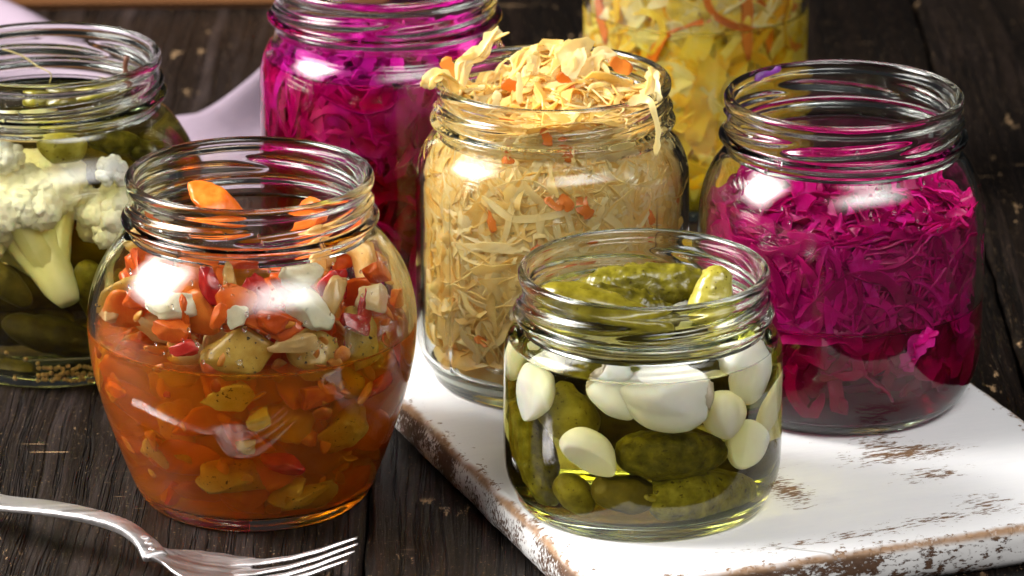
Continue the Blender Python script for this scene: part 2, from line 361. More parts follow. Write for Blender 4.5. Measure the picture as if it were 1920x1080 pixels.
# ------------------------------------------------------------------ white serving board
BZ = 13.5
A_ = ground(744, 767, BZ); B_ = ground(1087, 1080, BZ); C_ = ground(1337, 1078, BZ); D_ = ground(1920, 996, BZ)
def isect(p, q, r, s):
    M = np.array([[q[0] - p[0], -(s[0] - r[0])], [q[1] - p[1], -(s[1] - r[1])]])
    t = np.linalg.solve(M, np.array([r[0] - p[0], r[1] - p[1]])); return p + (q - p) * t[0]
corner = isect(A_, B_, C_, D_)
ang = 0.5 * (math.atan2(D_[1] - C_[1], D_[0] - C_[0]) + math.atan2(A_[1] - corner[1], A_[0] - corner[0]) - math.pi / 2)
re_ = ground(1860, 737, BZ)
ux = np.array([math.cos(ang), math.sin(ang), 0]); uy = np.array([-math.sin(ang), math.cos(ang), 0])
BW = float((re_ - corner) @ ux); BH = 300.0
def b2l(u, v):
    p = ground(u, v, BZ) - corner; return float(p @ ux), float(p @ uy)
def build_board():
    rc = 7.0; base = []
    for cx, cy_, a0 in ((BW - rc, rc, -90), (BW - rc, BH - rc, 0), (rc, BH - rc, 90), (rc, rc, 180)):
        for k in range(9):
            a = math.radians(a0 + 90 * k / 8); base.append((cx, cy_, math.cos(a), math.sin(a)))
    full = []
    for i, (cx, cy_, nx, ny) in enumerate(base):
        full.append((cx, cy_, nx, ny)); nxt = base[(i + 1) % len(base)]
        if abs(nxt[0] - cx) + abs(nxt[1] - cy_) > 1:
            L = math.hypot(nxt[0] - cx, nxt[1] - cy_); n = int(L / 2.5)
            for k in range(1, n): full.append((cx + (nxt[0] - cx) * k / n, cy_ + (nxt[1] - cy_) * k / n, nx, ny))
    prof = [(-4.5, 0.0), (-2.0, 0.3), (-0.6, 1.6), (0.3, 3.5), (0.7, 6.0), (0.6, 8.5), (0.1, 10.6), (-0.6, 12.0), (-1.4, 12.9), (-2.4, 13.35), (-3.6, 13.5)]
    n = len(full); v = []
    for k, (d, z) in enumerate(prof):
        for (cx, cy_, nx, ny) in full:
            v.append((cx + nx * (rc + d), cy_ + ny * (rc + d), z))
    v = np.array(v); nz = vnoise(np.c_[v[:, 0] / 9, v[:, 1] / 9, v[:, 2] / 3], 3) * 0.45 + vnoise(np.c_[v[:, 0] / 3, v[:, 1] / 3, v[:, 2] / 2], 4) * 0.18
    sel = (v[:, 2] > 0.2) & (v[:, 2] < 13.45)
    nrm = np.tile(np.array([(a[2], a[3], 0) for a in full]), (len(prof), 1))
    v = v + nrm * (nz * sel)[:, None]
    f = grid_faces(len(prof), n).tolist()
    f.append(list(range(n - 1, -1, -1))); f.append(list(range((len(prof) - 1) * n, len(prof) * n)))
    P = []
    for (u, vv, ru, rv, a, s) in [(1695, 850, 34, 13, 0.0, 0.5), (1660, 835, 16, 20, 0.3, .42), (1745, 890, 22, 10, 0, .42), (1475, 920, 11, 24, 0, 0.52), (1845, 942, 17, 14, 0, 0.38), (1560, 1010, 60, 8, 0, 0.34), (1790, 968, 60, 9, 0, .36), (1445, 860, 7, 22, 0, .3)]:
        x, y = b2l(u, vv); P.append((x * MM, y * MM, ru * MM, rv * MM, a, s))
    o = link('serving_board', v, f, mat_board(BW * MM, BH * MM, P), None, loc=(corner[0], corner[1], 0.02), rot=(0, 0, ang))
    me = o.data
    for p in me.polygons:
        if len(p.vertices) > 4: p.use_smooth = False
    tag(o, 'white painted wooden serving board with worn brown edges under three jars', 'serving board')
build_board()

# ------------------------------------------------------------------ jars
NTH = 144
PHI = np.arange(NTH) * 2 * math.pi / NTH
class Jar: pass
def make_jar(label, x, y, z0, H, body, rb, lugs=4, lphase=0.0, rim=39.0, wall=2.4, panel=None, name='glass_jar', rz=0.0, level=0.0):
    """body: list of (r, z) from the base heel to the bottom of the neck"""
    J = Jar(); J.c = np.array([x, y, z0 + 0.03]); J.H = H; J.name = name
    k = rim / 39.0
    neck = [(38.0, -19), (37.95, -17.4), (38.4, -16.2), (39.9, -15.2), (40.5, -14.3), (39.9, -13.4), (38.3, -12.6), (37.9, -11.4), (37.9, -6.0), (38.05, -4.6), (38.8, -3.4), (39.0, -2.2), (38.75, -1.0), (38.1, -0.25), (37.4, 0)]
    neck = [(r * k, H + z) for r, z in neck]
    inn = [(37.4 * k, H), (36.7 * k, H - .25), (36.1 * k, H - 1.0), (35.8 * k, H - 2.4), (35.6 * k, H - 6), (35.6 * k, H - 11.5), (35.9 * k, H - 13.5), (36.2 * k, H - 14.6), (35.7 * k, H - 16), (35.5 * k, H - 18.5)]
    outer_body = catmull([(rb, 0.35), (rb + 1.2, 1.3)] + list(body) + [neck[0]], 1.2)
    inner_body = catmull([(36 * 0.0 + 35.5 * k, H - 18.5)] + [(r - wall, max(z, 0) if z > 7 else 7.0) for r, z in reversed(body) if z > 8] + [(body[0][0] - wall - 1.5, 6.0), (rb - 5, 4.6), (rb - 12, 4.2)], 1.2)
    neck_o = catmull(neck, 0.42); neck_i = catmull(inn, 0.6)
    floor_o = np.array([(0.01, 1.6), (rb * .5, 1.5), (rb - 6, 1.2), (rb - 3.2, 0.5), (rb - 2.0, 0.02), (rb - 0.8, 0.0), (rb, 0.35)])
    floor_i = np.array([(rb - 12, 4.2), (rb * .5, 4.6), (0.01, 4.9)])
    def rev(prof, deform=None):
        r = np.repeat(prof[:, 0], NTH); z = np.repeat(prof[:, 1], NTH); ph = np.tile(PHI, len(prof))
        if deform is not None: r = r + deform(r, z, ph)
        return np.c_[r * np.sin(ph), -r * np.cos(ph), z], grid_faces(len(prof), NTH)
    def lugdef(r, z, ph):
        d = np.zeros_like(r); span = 2 * math.pi / lugs
        for i in range(lugs):
            a = (ph - lphase - i * span + math.pi) % (2 * math.pi) - math.pi  # -pi..pi
            L = span * 1.10; t = a / L + 0.5
            zc = H - 10.9 + 3.6 * np.clip(t, 0, 1)
            e = np.clip(np.minimum(t, 1 - t) * 5.5, 0, 1) ** 0.7 * ((t > 0) & (t < 1))
            d = np.maximum(d, 1.75 * e * np.exp(-((z - zc) / (0.45 + 0.75 * e)) ** 2))
        return d
    def pdef(r, z, ph):
        if panel is None: return 0 * r
        w_, zl, zh, dep = panel
        a = np.abs((ph + math.pi) % (2 * math.pi) - math.pi)
        ww = w_ * np.clip((zh + 9 - z) / 14, 0.55, 1)
        s = np.clip((ww - a) / 0.05, 0, 1) * np.clip((z - zl) / 2, 0, 1) * np.clip((zh - z) / 3, 0, 1)
        ridge = np.exp(-((a - ww) / 0.045) ** 2) * np.clip((z - zl) / 2, 0, 1) * np.clip((zh - z) / 3, 0, 1)
        return -dep * s + 0.3 * ridge
    root = empty(name, J.c, rz)
    def part(nm, pieces, mat):
        V = []; Fc = []; n = 0
        for v, f in pieces: V.append(v); Fc.append(f + n); n += len(v)
        return link(nm, np.vstack(V), np.vstack(Fc)[:, ::-1] * 1 if False else np.vstack(Fc), mat, root)
    # below the liquid level the inside wall is the liquid's own surface
    J.level = level; J.pdef = pdef
    ib = inner_body[::-1]; k_ = int(np.argmax(ib[:, 1] >= level)); up_ = ib[k_:]
    J.wet = np.vstack([floor_i[::-1], ib[1:k_ + 1]])
    part('base', [rev(floor_o)], GLASS_BASE)
    part('body', [rev(outer_body, pdef), rev(up_[::-1], pdef)], GLASS)
    part('threaded_neck', [rev(neck_o, lugdef), rev(neck_i)], GLASS)
    tag(root, label, 'jar'); J.root = root
    ip = np.vstack([neck_i, inner_body[1:], floor_i[1:]])[::-1]   # bottom centre up
    J.ip = ip; o = np.argsort(ip[:, 1], kind='stable'); 
    zz = ip[4:, 1]; J._z = np.maximum.accumulate(zz); J._r = ip[4:, 0]
    J.rin = lambda z: np.interp(z, J._z + np.arange(len(J._z)) * 1e-6, J._r)
    J.zfloor = 5.0; J.rev = rev
    return J
def liquid(J, mat, name, label):
    wl = J.wet; rl, lv = wl[-1]
    top = np.array([(rl - 0.25, lv - 0.35), (rl - 0.7, lv - 0.65), (rl - 1.4, lv - 0.9), (rl - 2.6, lv - 1.0), (rl * .6, lv - 1.0), (0.01, lv - 1.0)])
    v, f = J.rev(np.vstack([wl, top]), J.pdef); o = link(name, v, f, mat, None, loc=J.c)
    a = o.data.attributes.new('ior', 'FLOAT', 'FACE'); nf = len(f); nw = (len(wl) - 1) * NTH
    a.data.foreach_set('value', np.where(np.arange(nf) < nw, 1.33 / 1.45, 1.33).astype(np.float32))
    return tag(o, label, 'brine' if name == 'brine' else 'broth', kind='stuff')

B_SMALL = [(40.5, 4.5), (42.6, 10), (43.3, 18), (43.3, 34), (43.3, 46), (42.9, 51), (41.2, 55), (39.2, 56.6)]
B_BULB = [(37.9, 4.5), (40.6, 11), (44.2, 21), (47.8, 32), (50.8, 44), (52.2, 56), (51.6, 66), (48.6, 76), (43.6, 84), (39.9, 88)]
B_KRAUT = [(41.0, 4.5), (44.0, 10), (45.2, 18), (45.2, 45), (45.2, 68), (44.4, 75), (42.2, 80.5), (39.4, 83.5)]
B_MAG = [(41.5, 4.5), (45.2, 12), (46.7, 22), (46.9, 45), (46.7, 64), (45.4, 73), (42.6, 80), (39.4, 84.5)]
B_PUR = [(40, 4.5), (43, 12), (43.8, 22), (43.8, 60), (43.7, 88), (42.8, 96), (40.8, 101), (39.2, 103)]
B_YEL = [(39.5, 4.5), (42, 12), (42.5, 22), (42.5, 60), (42.5, 90), (41.6, 97), (39.6, 102)]
J_SMALL = make_jar('short glass jar of gherkins and garlic cloves at the front of the white board', 40.6, -237, BZ, 76, B_SMALL, 38, 4, math.radians(36), panel=None, level=51.5)
J_OR = make_jar('bulbous glass jar of orange vegetable stew standing behind the fork', -82.4, -199.5, 0, 108, B_BULB, 34.5, 4, math.radians(45), rim=39.3, level=58.5)
J_KR = make_jar('tall glass jar heaped with pale sauerkraut in the middle of the group', 13.4, -125, BZ, 103.5, B_KRAUT, 38.5, 4, math.radians(30), panel=(0.83, 10, 76, 0.9), level=86)
J_MAG = make_jar('open glass jar half full of magenta cabbage on the white board, rightmost', 107.4, -148, BZ, 105, B_MAG, 37, 6, math.radians(-2), level=37)
J_LEFT = make_jar('glass jar of cauliflower and gherkins cut off by the left edge', -158.5, -70, 0, 109, B_BULB, 34.5, 4, math.radians(20), rim=39.6, level=89)
J_PUR = make_jar('glass jar of purple shredded cabbage standing at the back by the mauve napkin', -44.0, -32, 0, 126, B_PUR, 37, 4, math.radians(45), rim=39.3, level=97)
J_YEL = make_jar('straight glass jar of yellow shredded cabbage, farthest back', 69.3, 111, 0, 120, B_YEL, 37, 4, 0, level=74)

liquid(J_SMALL, mat_liquid('gherkin_brine', (5, 7, 40)), 'brine', 'pale green brine in the short gherkin jar')
liquid(J_OR, mat_liquid('stew_broth', (5, 50, 230), 38, (1.0, 0.44, 0.07)), 'broth', 'cloudy orange brown broth in the bulbous stew jar')
liquid(J_KR, mat_liquid('sauerkraut_juice', (0.3, 4, 20), 16, (1.0, 0.90, 0.60)), 'brine', 'pale juice around the sauerkraut in the tall middle jar')
liquid(J_MAG, mat_liquid('red_cabbage_brine', (34, 300, 100), 9, (0.95, 0.02, 0.42)), 'brine', 'dark purple brine at the bottom of the rightmost magenta cabbage jar')
liquid(J_LEFT, mat_liquid('green_brine', (3, 4.5, 22)), 'brine', 'olive green brine in the cauliflower jar')
liquid(J_PUR, mat_liquid('crimson_brine', (48, 520, 300), 5, (0.95, 0.02, 0.22)), 'brine', 'crimson brine in the purple cabbage jar at the back')
liquid(J_YEL, mat_liquid('yellow_brine', (0.1, 3.5, 120), 18, (1.0, 0.86, 0.10)), 'brine', 'bright yellow brine in the farthest jar')

# ------------------------------------------------------------------ shredded vegetables
def ribbon_mesh(lines, m):
    """lines: (centre pts (n,3), width vec (n,3), normal (n,3), half widths (n,2), half thickness, tint); m points across"""
    V = []; Fc = []; T = []; n0 = 0; q = np.linspace(-1, 1, m)
    for c, wv, nv, hw, th, tint in lines:
        n = len(c); i = np.arange(n)[:, None]; h = hw.mean(1)[:, None]; p = tint * 97
        off = np.where(q[None] < 0, q[None] * hw[:, :1], q[None] * hw[:, 1:])
        ruf = h * (0.22 * math.sin(p) * q[None] ** 2 + (0.16 * np.sin(i * .9 + p) * q[None] + 0.13 * np.sin(i * 1.5 + 2 * p + 2.2 * q[None]) * np.abs(q[None]) if m > 3 else 0))
        mid = c[:, None] + wv[:, None] * off[..., None] + nv[:, None] * ruf[..., None]; t = (nv * th)[:, None]
        v = np.concatenate([mid + t, (mid - t)[:, ::-1]], 1).reshape(-1, 3); M = 2 * m
        Fc.append(grid_faces(n, M) + n0); k = n0 + (n - 1) * M
        Fc.append(np.array([[n0 + M - 1 - a, n0 + M - 2 - a, n0 + a + 1, n0 + a] for a in range(m - 1)] + [[k + a, k + a + 1, k + M - 2 - a, k + M - 1 - a] for a in range(m - 1)]))
        V.append(v); T.append(np.full(len(v), tint)); n0 += len(v)
    return np.vstack(V), np.vstack(Fc), np.concatenate(T)
def shred_object(name, lines, mat, loc=(0, 0, 0)):
    V = []; Fc = []; T = []; S = []; n0 = 0
    for m, sub in ((3, [l for l in lines if l[3].mean() < 2.8]), (5, [l for l in lines if l[3].mean() >= 2.8])):
        if not sub: continue
        v, f, t = ribbon_mesh(sub, m); V.append(v); Fc.append(f + n0); T.append(t); k = np.arange(len(v)) % (2 * m); S.append(np.isin(k, (0, m - 1, m, 2 * m - 1)) * m); n0 += len(v)
    V = np.vstack(V); Fc = np.vstack(Fc); T = np.concatenate(T); S = np.concatenate(S)
    o = link(name, V, Fc, mat, None, loc=loc); me = o.data
    a = me.attributes.new('tint', 'FLOAT', 'POINT'); a.data.foreach_set('value', T.astype(np.float32))
    e = np.zeros(len(me.edges) * 2, int); me.edges.foreach_get('vertices', e); e = e.reshape(-1, 2); d = np.abs(e[:, 1] - e[:, 0]); k = S[e[:, 0]]
    sh = me.attributes.new('sharp_edge', 'BOOLEAN', 'EDGE'); sh.data.foreach_set('value', (k > 0) & (d == 2 * k))
    return o
def wavy(n, rg, amp, hf=0.0):
    """smooth irregular outline of a torn strip, two sides"""
    s = np.linspace(0, 1, n)[:, None]; r = 1.0
    for fq, a in ((1.1, .55), (2.2, .35), (4.1, .18)): r = r + amp * a * np.sin(6.28 * (fq * rg.uniform(.7, 1.3, (1, 2)) * s + rg.random((1, 2))))
    if hf: r = r + hf * np.interp(np.arange(n), np.arange(0, n + 3, 2), rg.normal(0, 1, len(np.arange(0, n + 3, 2))))[:, None] * np.array([[1, -.4]])
    return np.clip(r, .2, 2.2)
def wall_ribbons(J, n, z0, z1, wid, length, dep, rg, steep=0.6, wav=1.0, th=0.35, roll=0.45, seg=15, margin=0.5):
    out = []
    for _ in range(n):
        L = rg.uniform(*length); w_ = rg.uniform(*wid) / 2; st = L / seg
        ph = rg.uniform(-math.pi, math.pi); z = rg.uniform(z0, z1); d = min(rg.exponential(dep), 30)
        al = rg.normal(math.pi / 2, 1.0 - steep) if rg.random() < 0.5 else rg.uniform(0, math.pi)
        dal = rg.normal(0, 0.10); ro = rg.normal(0, roll); k1 = rg.uniform(0.5, 1.3); p1 = rg.uniform(0, 6.28); k1 *= .6; amp = rg.uniform(.1, .7) * wav
        C = []; Wv = []; Nv = []
        for i in range(seg + 1):
            R = max(float(J.rin(min(max(z, 6), J.H - 1))) - margin - w_ * abs(math.sin(ro)), 6)
            r = max(R - d - amp * (1 + math.sin(k1 * i + p1)), 3.0)
            er = np.array([math.sin(ph), -math.cos(ph), 0]); et = np.array([math.cos(ph), math.sin(ph), 0]); ez = np.array([0, 0, 1.0])
            hd = et * math.cos(al) + ez * math.sin(al); pw = -et * math.sin(al) + ez * math.cos(al)
            C.append(er * r + ez * z); Wv.append(pw * math.cos(ro) + er * math.sin(ro)); Nv.append(er * math.cos(ro) - pw * math.sin(ro))
            ph += math.cos(al) * st / max(r, 8); z += math.sin(al) * st
            if z < z0: z = z0; al = -al
            if z > z1: z = z1; al = -al
            dal = .85 * dal + rg.normal(0, 0.085) * wav; al += dal; ro += rg.normal(0, 0.12)
        C = np.array(C); t = np.linspace(0, 1, seg + 1); prof = np.clip(np.minimum(t, 1 - t) * 6 + 0.25, 0, 1)
        hw = w_ * prof[:, None] * wavy(seg + 1, rg, .22 if w_ < 2.6 else .6)
        out.append((C, np.array(Wv), np.array(Nv), np.abs(hw) + .15, th, rg.random()))
    return out
def clamp_lines(J, lines, top=None, margin=0.35, loc=True):
    res = []
    for C, Wv, Nv, hw, th, t in lines:
        for s in (0, 1):
            E_ = C + Wv * hw[:, s:s + 1] * (-1 if s == 0 else 1)
            R = J.rin(np.clip(E_[:, 2], 6, J.H - 1)) - margin; rr = np.hypot(E_[:, 0], E_[:, 1])
            k = np.clip(R / np.maximum(rr, 1e-3), 0, 1); sel = (E_[:, 2] < J.H)
            f = np.where(sel, k, 1.0); C = np.c_[C[:, 0] * f, C[:, 1] * f, C[:, 2]]
        C[:, 2] = np.maximum(C[:, 2], 6.0)
        res.append((C, Wv, Nv, hw, th, t))
    return res
def heap_ribbons(n, rad, zf, wid, length, rg, th=0.35, curl=0.5, seg=14, lift=3.0, tilt=0.7, hug=0.25):
    out = []
    for _ in range(n):
        L = rg.uniform(*length); w_ = rg.uniform(*wid) / 2; st = L / seg
        r0 = rad * math.sqrt(rg.random()); a0 = rg.uniform(0, 6.28); p = np.array([r0 * math.cos(a0), r0 * math.sin(a0), 0.0])
        off_ = rg.uniform(-2.5, lift); p[2] = zf(p[0], p[1]) + off_; al = rg.uniform(0, 6.28); pit = rg.normal(0, tilt * .6); ro = rg.normal(0, tilt)
        dal = rg.normal(0, curl * .5); C = []; Wv = []; Nv = []
        for i in range(seg + 1):
            h = np.array([math.cos(al) * math.cos(pit), math.sin(al) * math.cos(pit), math.sin(pit)])
            s = np.array([-math.sin(al), math.cos(al), 0]); nn = np.cross(h, s)
            C.append(p.copy()); Wv.append(s * math.cos(ro) + nn * math.sin(ro)); Nv.append(nn * math.cos(ro) - s * math.sin(ro))
            p = p + h * st; rr = math.hypot(p[0], p[1])
            if rr > rad: p[:2] *= rad / rr; al += 0.9
            dal = .85 * dal + rg.normal(0, curl * .35); al += dal; pit = pit * 0.8 + rg.normal(0, 0.25); ro += rg.normal(0, 0.2)
            zt = zf(p[0], p[1]); p[2] += (zt + off_ - p[2]) * hug
            if p[2] < zt - 4: pit += .5
            if p[2] > zt + lift + 3: pit -= .6
        C = np.array(C); t = np.linspace(0, 1, seg + 1); prof = np.clip(np.minimum(t, 1 - t) * 6 + 0.25, 0, 1)
        hw = w_ * prof[:, None] * wavy(seg + 1, rg, .25 if w_ < 2.6 else .6) + .12
        out.append((C, np.array(Wv), np.array(Nv), hw, th, rg.random()))
    return out
def strand(pts, w0, rg, th=0.4, seg=None, nrm=(0, -1, 0.2), jag=0.35, tint=0.6):
    c = catmull(pts, 0.9); n = len(c); t = np.gradient(c, axis=0); t /= np.linalg.norm(t, axis=1)[:, None] + 1e-9
    nv = np.tile(np.array(nrm, float), (n, 1)); wv = np.cross(t, nv); wv /= np.linalg.norm(wv, axis=1)[:, None] + 1e-9; nv = np.cross(wv, t)
    s = np.linspace(0, 1, n); prof = np.clip(np.minimum(s, 1 - s) * 8 + 0.3, 0, 1)
    hw = w0 / 2 * prof[:, None] * wavy(n, rg, jag * 1.2, .22) + .12
    return (c, wv, nv, hw, th, tint)

rg = np.random.default_rng(3)
# sauerkraut
def kz(x, y): return 91 + 3.5 * math.sin(x * .13 + 1) + 3 * math.cos(y * .16) + 0.10 * y
L1 = wall_ribbons(J_KR, 900, 14, 90, (1.3, 3.2), (40, 95), 1.1, rg, steep=0.6, wav=1.1, roll=.4, seg=28, th=.25)
L1 += wall_ribbons(J_KR, 90, 20, 90, (7, 14), (22, 46), 1.6, rg, steep=0.6, wav=0.9, th=0.22, roll=0.2, seg=22)
L1 += wall_ribbons(J_KR, 420, 12, 90, (4, 11), (30, 60), 7, rg, roll=.4, th=.28)
L1 += heap_ribbons(45, 33, kz, (7, 13), (26, 46), rg, lift=3.5, tilt=0.35, seg=24, curl=.3, th=.25)
L1 += heap_ribbons(360, 34, lambda x, y: kz(x, y) + 1.5, (1.3, 3.4), (30, 70), rg, lift=4.5, tilt=0.4, seg=26, curl=.38, th=.28)
o = shred_object('sauerkraut', clamp_lines(J_KR, L1), M_KRAUT, J_KR.c)
tag(o, 'pale cream shredded sauerkraut packed into the tall middle jar', 'sauerkraut', kind='stuff')
def loc_at(J, u, v, dy): return at_y(u, v, J.c[1] + dy) - J.c
def strands(J, name, specs, mat, label, cat, group=None):
    for i, (pts, w_, tint) in enumerate(specs):
        P = [loc_at(J, *p) for p in pts]; l = [strand(P, w_ * .8, rg, tint=tint, jag=.42, th=.2)]
        if w_ > 3.5:
            for _k in range(3): l.append(strand([q + rg.normal(0, .8, 3) + np.array([1.4 * (_k - 1), 0, 0]) for q in P[:len(P) - (_k % 2)]], w_ * rg.uniform(.3, .55), rg, tint=min(1, tint * rg.uniform(.6, 1.1)), jag=.5, th=.2, nrm=rg.normal(0, .6, 3) + np.array([0, -1, .2])))
        o = shred_object(name, l, mat, J.c); tag(o, label[i] if isinstance(label, list) else label, cat, group)
# strips standing out of the sauerkraut jar
strands(J_KR, 'cabbage_strip', [
    ([(845, 190, -6), (862, 150, -4), (872, 120, -2), (890, 100, 0), (905, 98, 0), (918, 78, 2), (938, 56, 3)], 5.0, .95),
    ([(858, 175, -8), (838, 150, -14), (815, 140, -18), (800, 155, -20), (795, 165, -20)], 5.0, .9),
    ([(1175, 195, -28), (1200, 186, -34), (1220, 194, -38.5), (1230, 225, -40.0), (1234, 260, -41.0), (1229, 292, -42.0)], 2.4, .8),
    ([(975, 195, -10), (974, 165, -9), (972, 135, -8)], 2.2, .95),
    ([(1015, 165, 4), (1034, 138, 8), (1052, 118, 12), (1068, 92, 15), (1092, 88, 16), (1100, 100, 17)], 6.5, .85),
    ([(1080, 175, 4), (1098, 148, 8), (1112, 120, 12), (1130, 104, 14), (1152, 100, 15)], 6.0, .7),
    ([(1050, 160, 2), (1072, 134, 6), (1082, 110, 10), (1085, 92, 13)], 5.0, .95),
    ([(990, 140, 0), (1000, 115, 2), (1002, 98, 3)], 4, .95),
    ([(1215, 185, -18), (1222, 160, -14), (1226, 130, -10)], 5, .9),
    ([(930, 200, -20), (932, 185, -20), (930, 170, -19)], 3.2, .95),
], M_KRAUT, ['torn cream cabbage strip rising at the left of the sauerkraut jar mouth', 'ragged cream cabbage strip hanging over the left of the sauerkraut jar rim',
             'long thin cabbage strip hanging down outside the sauerkraut jar at right', 'thin upright cabbage sliver in the middle of the sauerkraut jar mouth',
             'broad cream cabbage leaf piece at the back of the sauerkraut jar mouth', 'pinkish cream cabbage piece beside the broad leaf in the sauerkraut jar mouth', 'narrow pale leaf piece in front of the broad leaf at the sauerkraut mouth',
             'pointed cabbage piece standing up left of the broad leaf in the sauerkraut mouth', 'white cabbage strip leaning on the right inside of the sauerkraut jar rim',
             'short curled cabbage sliver behind the front rim of the sauerkraut jar'], 'cabbage strip', 'cabbage strips sticking out of the sauerkraut')
def carrot_bits(J, spots, mat, label, group, ln=(9, 15), wd=(3, 5), dy=None):
    for i_, (u, v) in enumerate(spots):
        p = wall_pt(J, u, v, 1.0) if dy is None else loc_at(J, u, v, dy)
        a = rg.uniform(0, 3.14); d = RT * math.cos(a) + UP * math.sin(a); L = rg.uniform(*ln) / 2
        o = shred_object('carrot_shred', clamp_lines(J, [strand([p - d * L, p + rg.normal(0, .6, 3), p + d * L], rg.uniform(*wd), rg, th=.7, jag=.2, tint=rg.random())]) if dy is None else
                         [strand([p - d * L, p + rg.normal(0, .6, 3), p + d * L], rg.uniform(*wd), rg, th=.7, jag=.2, tint=rg.random())], mat, J.c)
        tag(o, label[i_] if isinstance(label, list) else label, 'carrot', group)
def wall_pt(J, u, v, inset):
    """front inside wall of the jar under a pixel, jar-local mm"""
    d = ray(u, v); o = CAM - J.c; R = float(J.rin(40)) - inset
    for _ in range(6):
        A = d[0] ** 2 + d[1] ** 2; Bq = 2 * (o[0] * d[0] + o[1] * d[1]); Cq = o[0] ** 2 + o[1] ** 2 - R * R; D = Bq * Bq - 4 * A * Cq
        t = (-Bq - math.sqrt(D)) / (2 * A) if D > 0 else -Bq / (2 * A)
        p = o + d * t; R = float(J.rin(min(max(p[2], 6), J.H - 1))) - inset
    rr = math.hypot(p[0], p[1])
    if rr > R: p[:2] *= R / rr
    return p
carrot_bits(J_KR, [(955, 275), (958, 305), (1025, 255), (1060, 285), (1040, 380), (1100, 385), (1060, 380), (922, 405), (1262, 375), (1215, 400), (785, 420), (1195, 300), (1245, 280), (905, 640), (1010, 470)], M_CARSHRED,
            'small orange carrot shred pressed against the sauerkraut jar glass', 'carrot shreds behind the sauerkraut glass', (5, 11), (2, 4.5))
carrot_bits(J_KR, [(1060, 157), (993, 178), (845, 128), (955, 168), (1010, 205), (1165, 120)], M_CARSHRED, ['bright orange carrot shred in the middle on top of the sauerkraut', 'small orange carrot shred left of the middle on top of the sauerkraut', 'carrot shred on the torn strip at the left of the sauerkraut mouth', 'carrot shred beside the thin upright sliver on the sauerkraut', 'carrot shred just behind the front rim of the sauerkraut jar', 'carrot shred on the leaf at the right back of the sauerkraut mouth'], 'carrot shreds on top of the sauerkraut', (5, 9), (2.5, 4.5), dy=-2)

# magenta cabbage, right
def mz(x, y): return 62 + 4 * math.sin(x * .09 + .6) + 3 * math.cos(y * .11)
L1 = wall_ribbons(J_MAG, 420, 38, 67, (1.4, 4.0), (50, 120), 2.2, rg, steep=0.3, wav=1.4, roll=0.6, seg=32, th=.3)
L1 += wall_ribbons(J_MAG, 40, 36, 67, (8, 15), (24, 48), 3.5, rg, steep=0.3, wav=1.0, th=.25, roll=.3, seg=24)
L1 += wall_ribbons(J_MAG, 240, 22, 42, (2.5, 7), (26, 60), 4, rg, seg=22, margin=5.5)
L1 += wall_ribbons(J_MAG, 240, 22, 62, (3, 9), (26, 60), 13, rg, seg=20)
L1 += wall_ribbons(J_MAG, 60, 8, 26, (3, 8), (10, 34), 6, rg, margin=5)
L1 += heap_ribbons(260, 41, mz, (1.5, 4.6), (40, 95), rg, lift=4.5, tilt=0.6, seg=32, curl=.32, th=.3)
L1 += heap_ribbons(30, 40, mz, (8, 15), (26, 48), rg, lift=4, tilt=0.5, seg=24, curl=.3)
o = shred_object('pickled_cabbage', clamp_lines(J_MAG, L1), M_MAG, J_MAG.c)
tag(o, 'magenta pickled cabbage ribbons loosely filling the rightmost jar', 'cabbage', kind='stuff')
strands(J_MAG, 'cabbage_strip', [([(1411, 150, 24), (1425, 142, 26), (1440, 138, 27), (1452, 134, 28), (1464, 126, 29)], 2.2, .5)], M_PURBIT, 'small violet cabbage strip stuck inside the rightmost jar rim', 'cabbage strip')
strands(J_MAG, 'cabbage_leaf', [([(1690, 690, -41), (1712, 668, -41), (1728, 640, -41), (1752, 624, -40)], 7, .95)], M_MAG, 'bright pink cabbage piece floating low in the dark purple brine', 'cabbage piece')
# purple cabbage, back
def pz(x, y): return 88 + 5 * math.sin(x * .08 + 2) + 3 * math.cos(y * .1)
L1 = wall_ribbons(J_PUR, 420, 66, 98, (1.4, 3.6), (24, 60), 2.4, rg, steep=0.5, wav=1.0, seg=22)
L1 += wall_ribbons(J_PUR, 420, 12, 74, (1.4, 3.6), (24, 60), 3.5, rg, steep=0.5, wav=1.0, seg=20, margin=6)
L1 += wall_ribbons(J_PUR, 40, 66, 100, (7, 15), (20, 38), 3.0, rg, steep=0.3, th=.3, roll=.3, seg=20)
L1 += wall_ribbons(J_PUR, 300, 12, 92, (2, 5), (20, 46), 12, rg)
L1 += heap_ribbons(220, 36, pz, (1.6, 5), (26, 56), rg, lift=8, tilt=0.6, seg=24)
o = shred_object('shredded_cabbage', clamp_lines(J_PUR, L1), M_PUR, J_PUR.c)
tag(o, 'purple shredded red cabbage packed in the jar at the back', 'cabbage', kind='stuff')
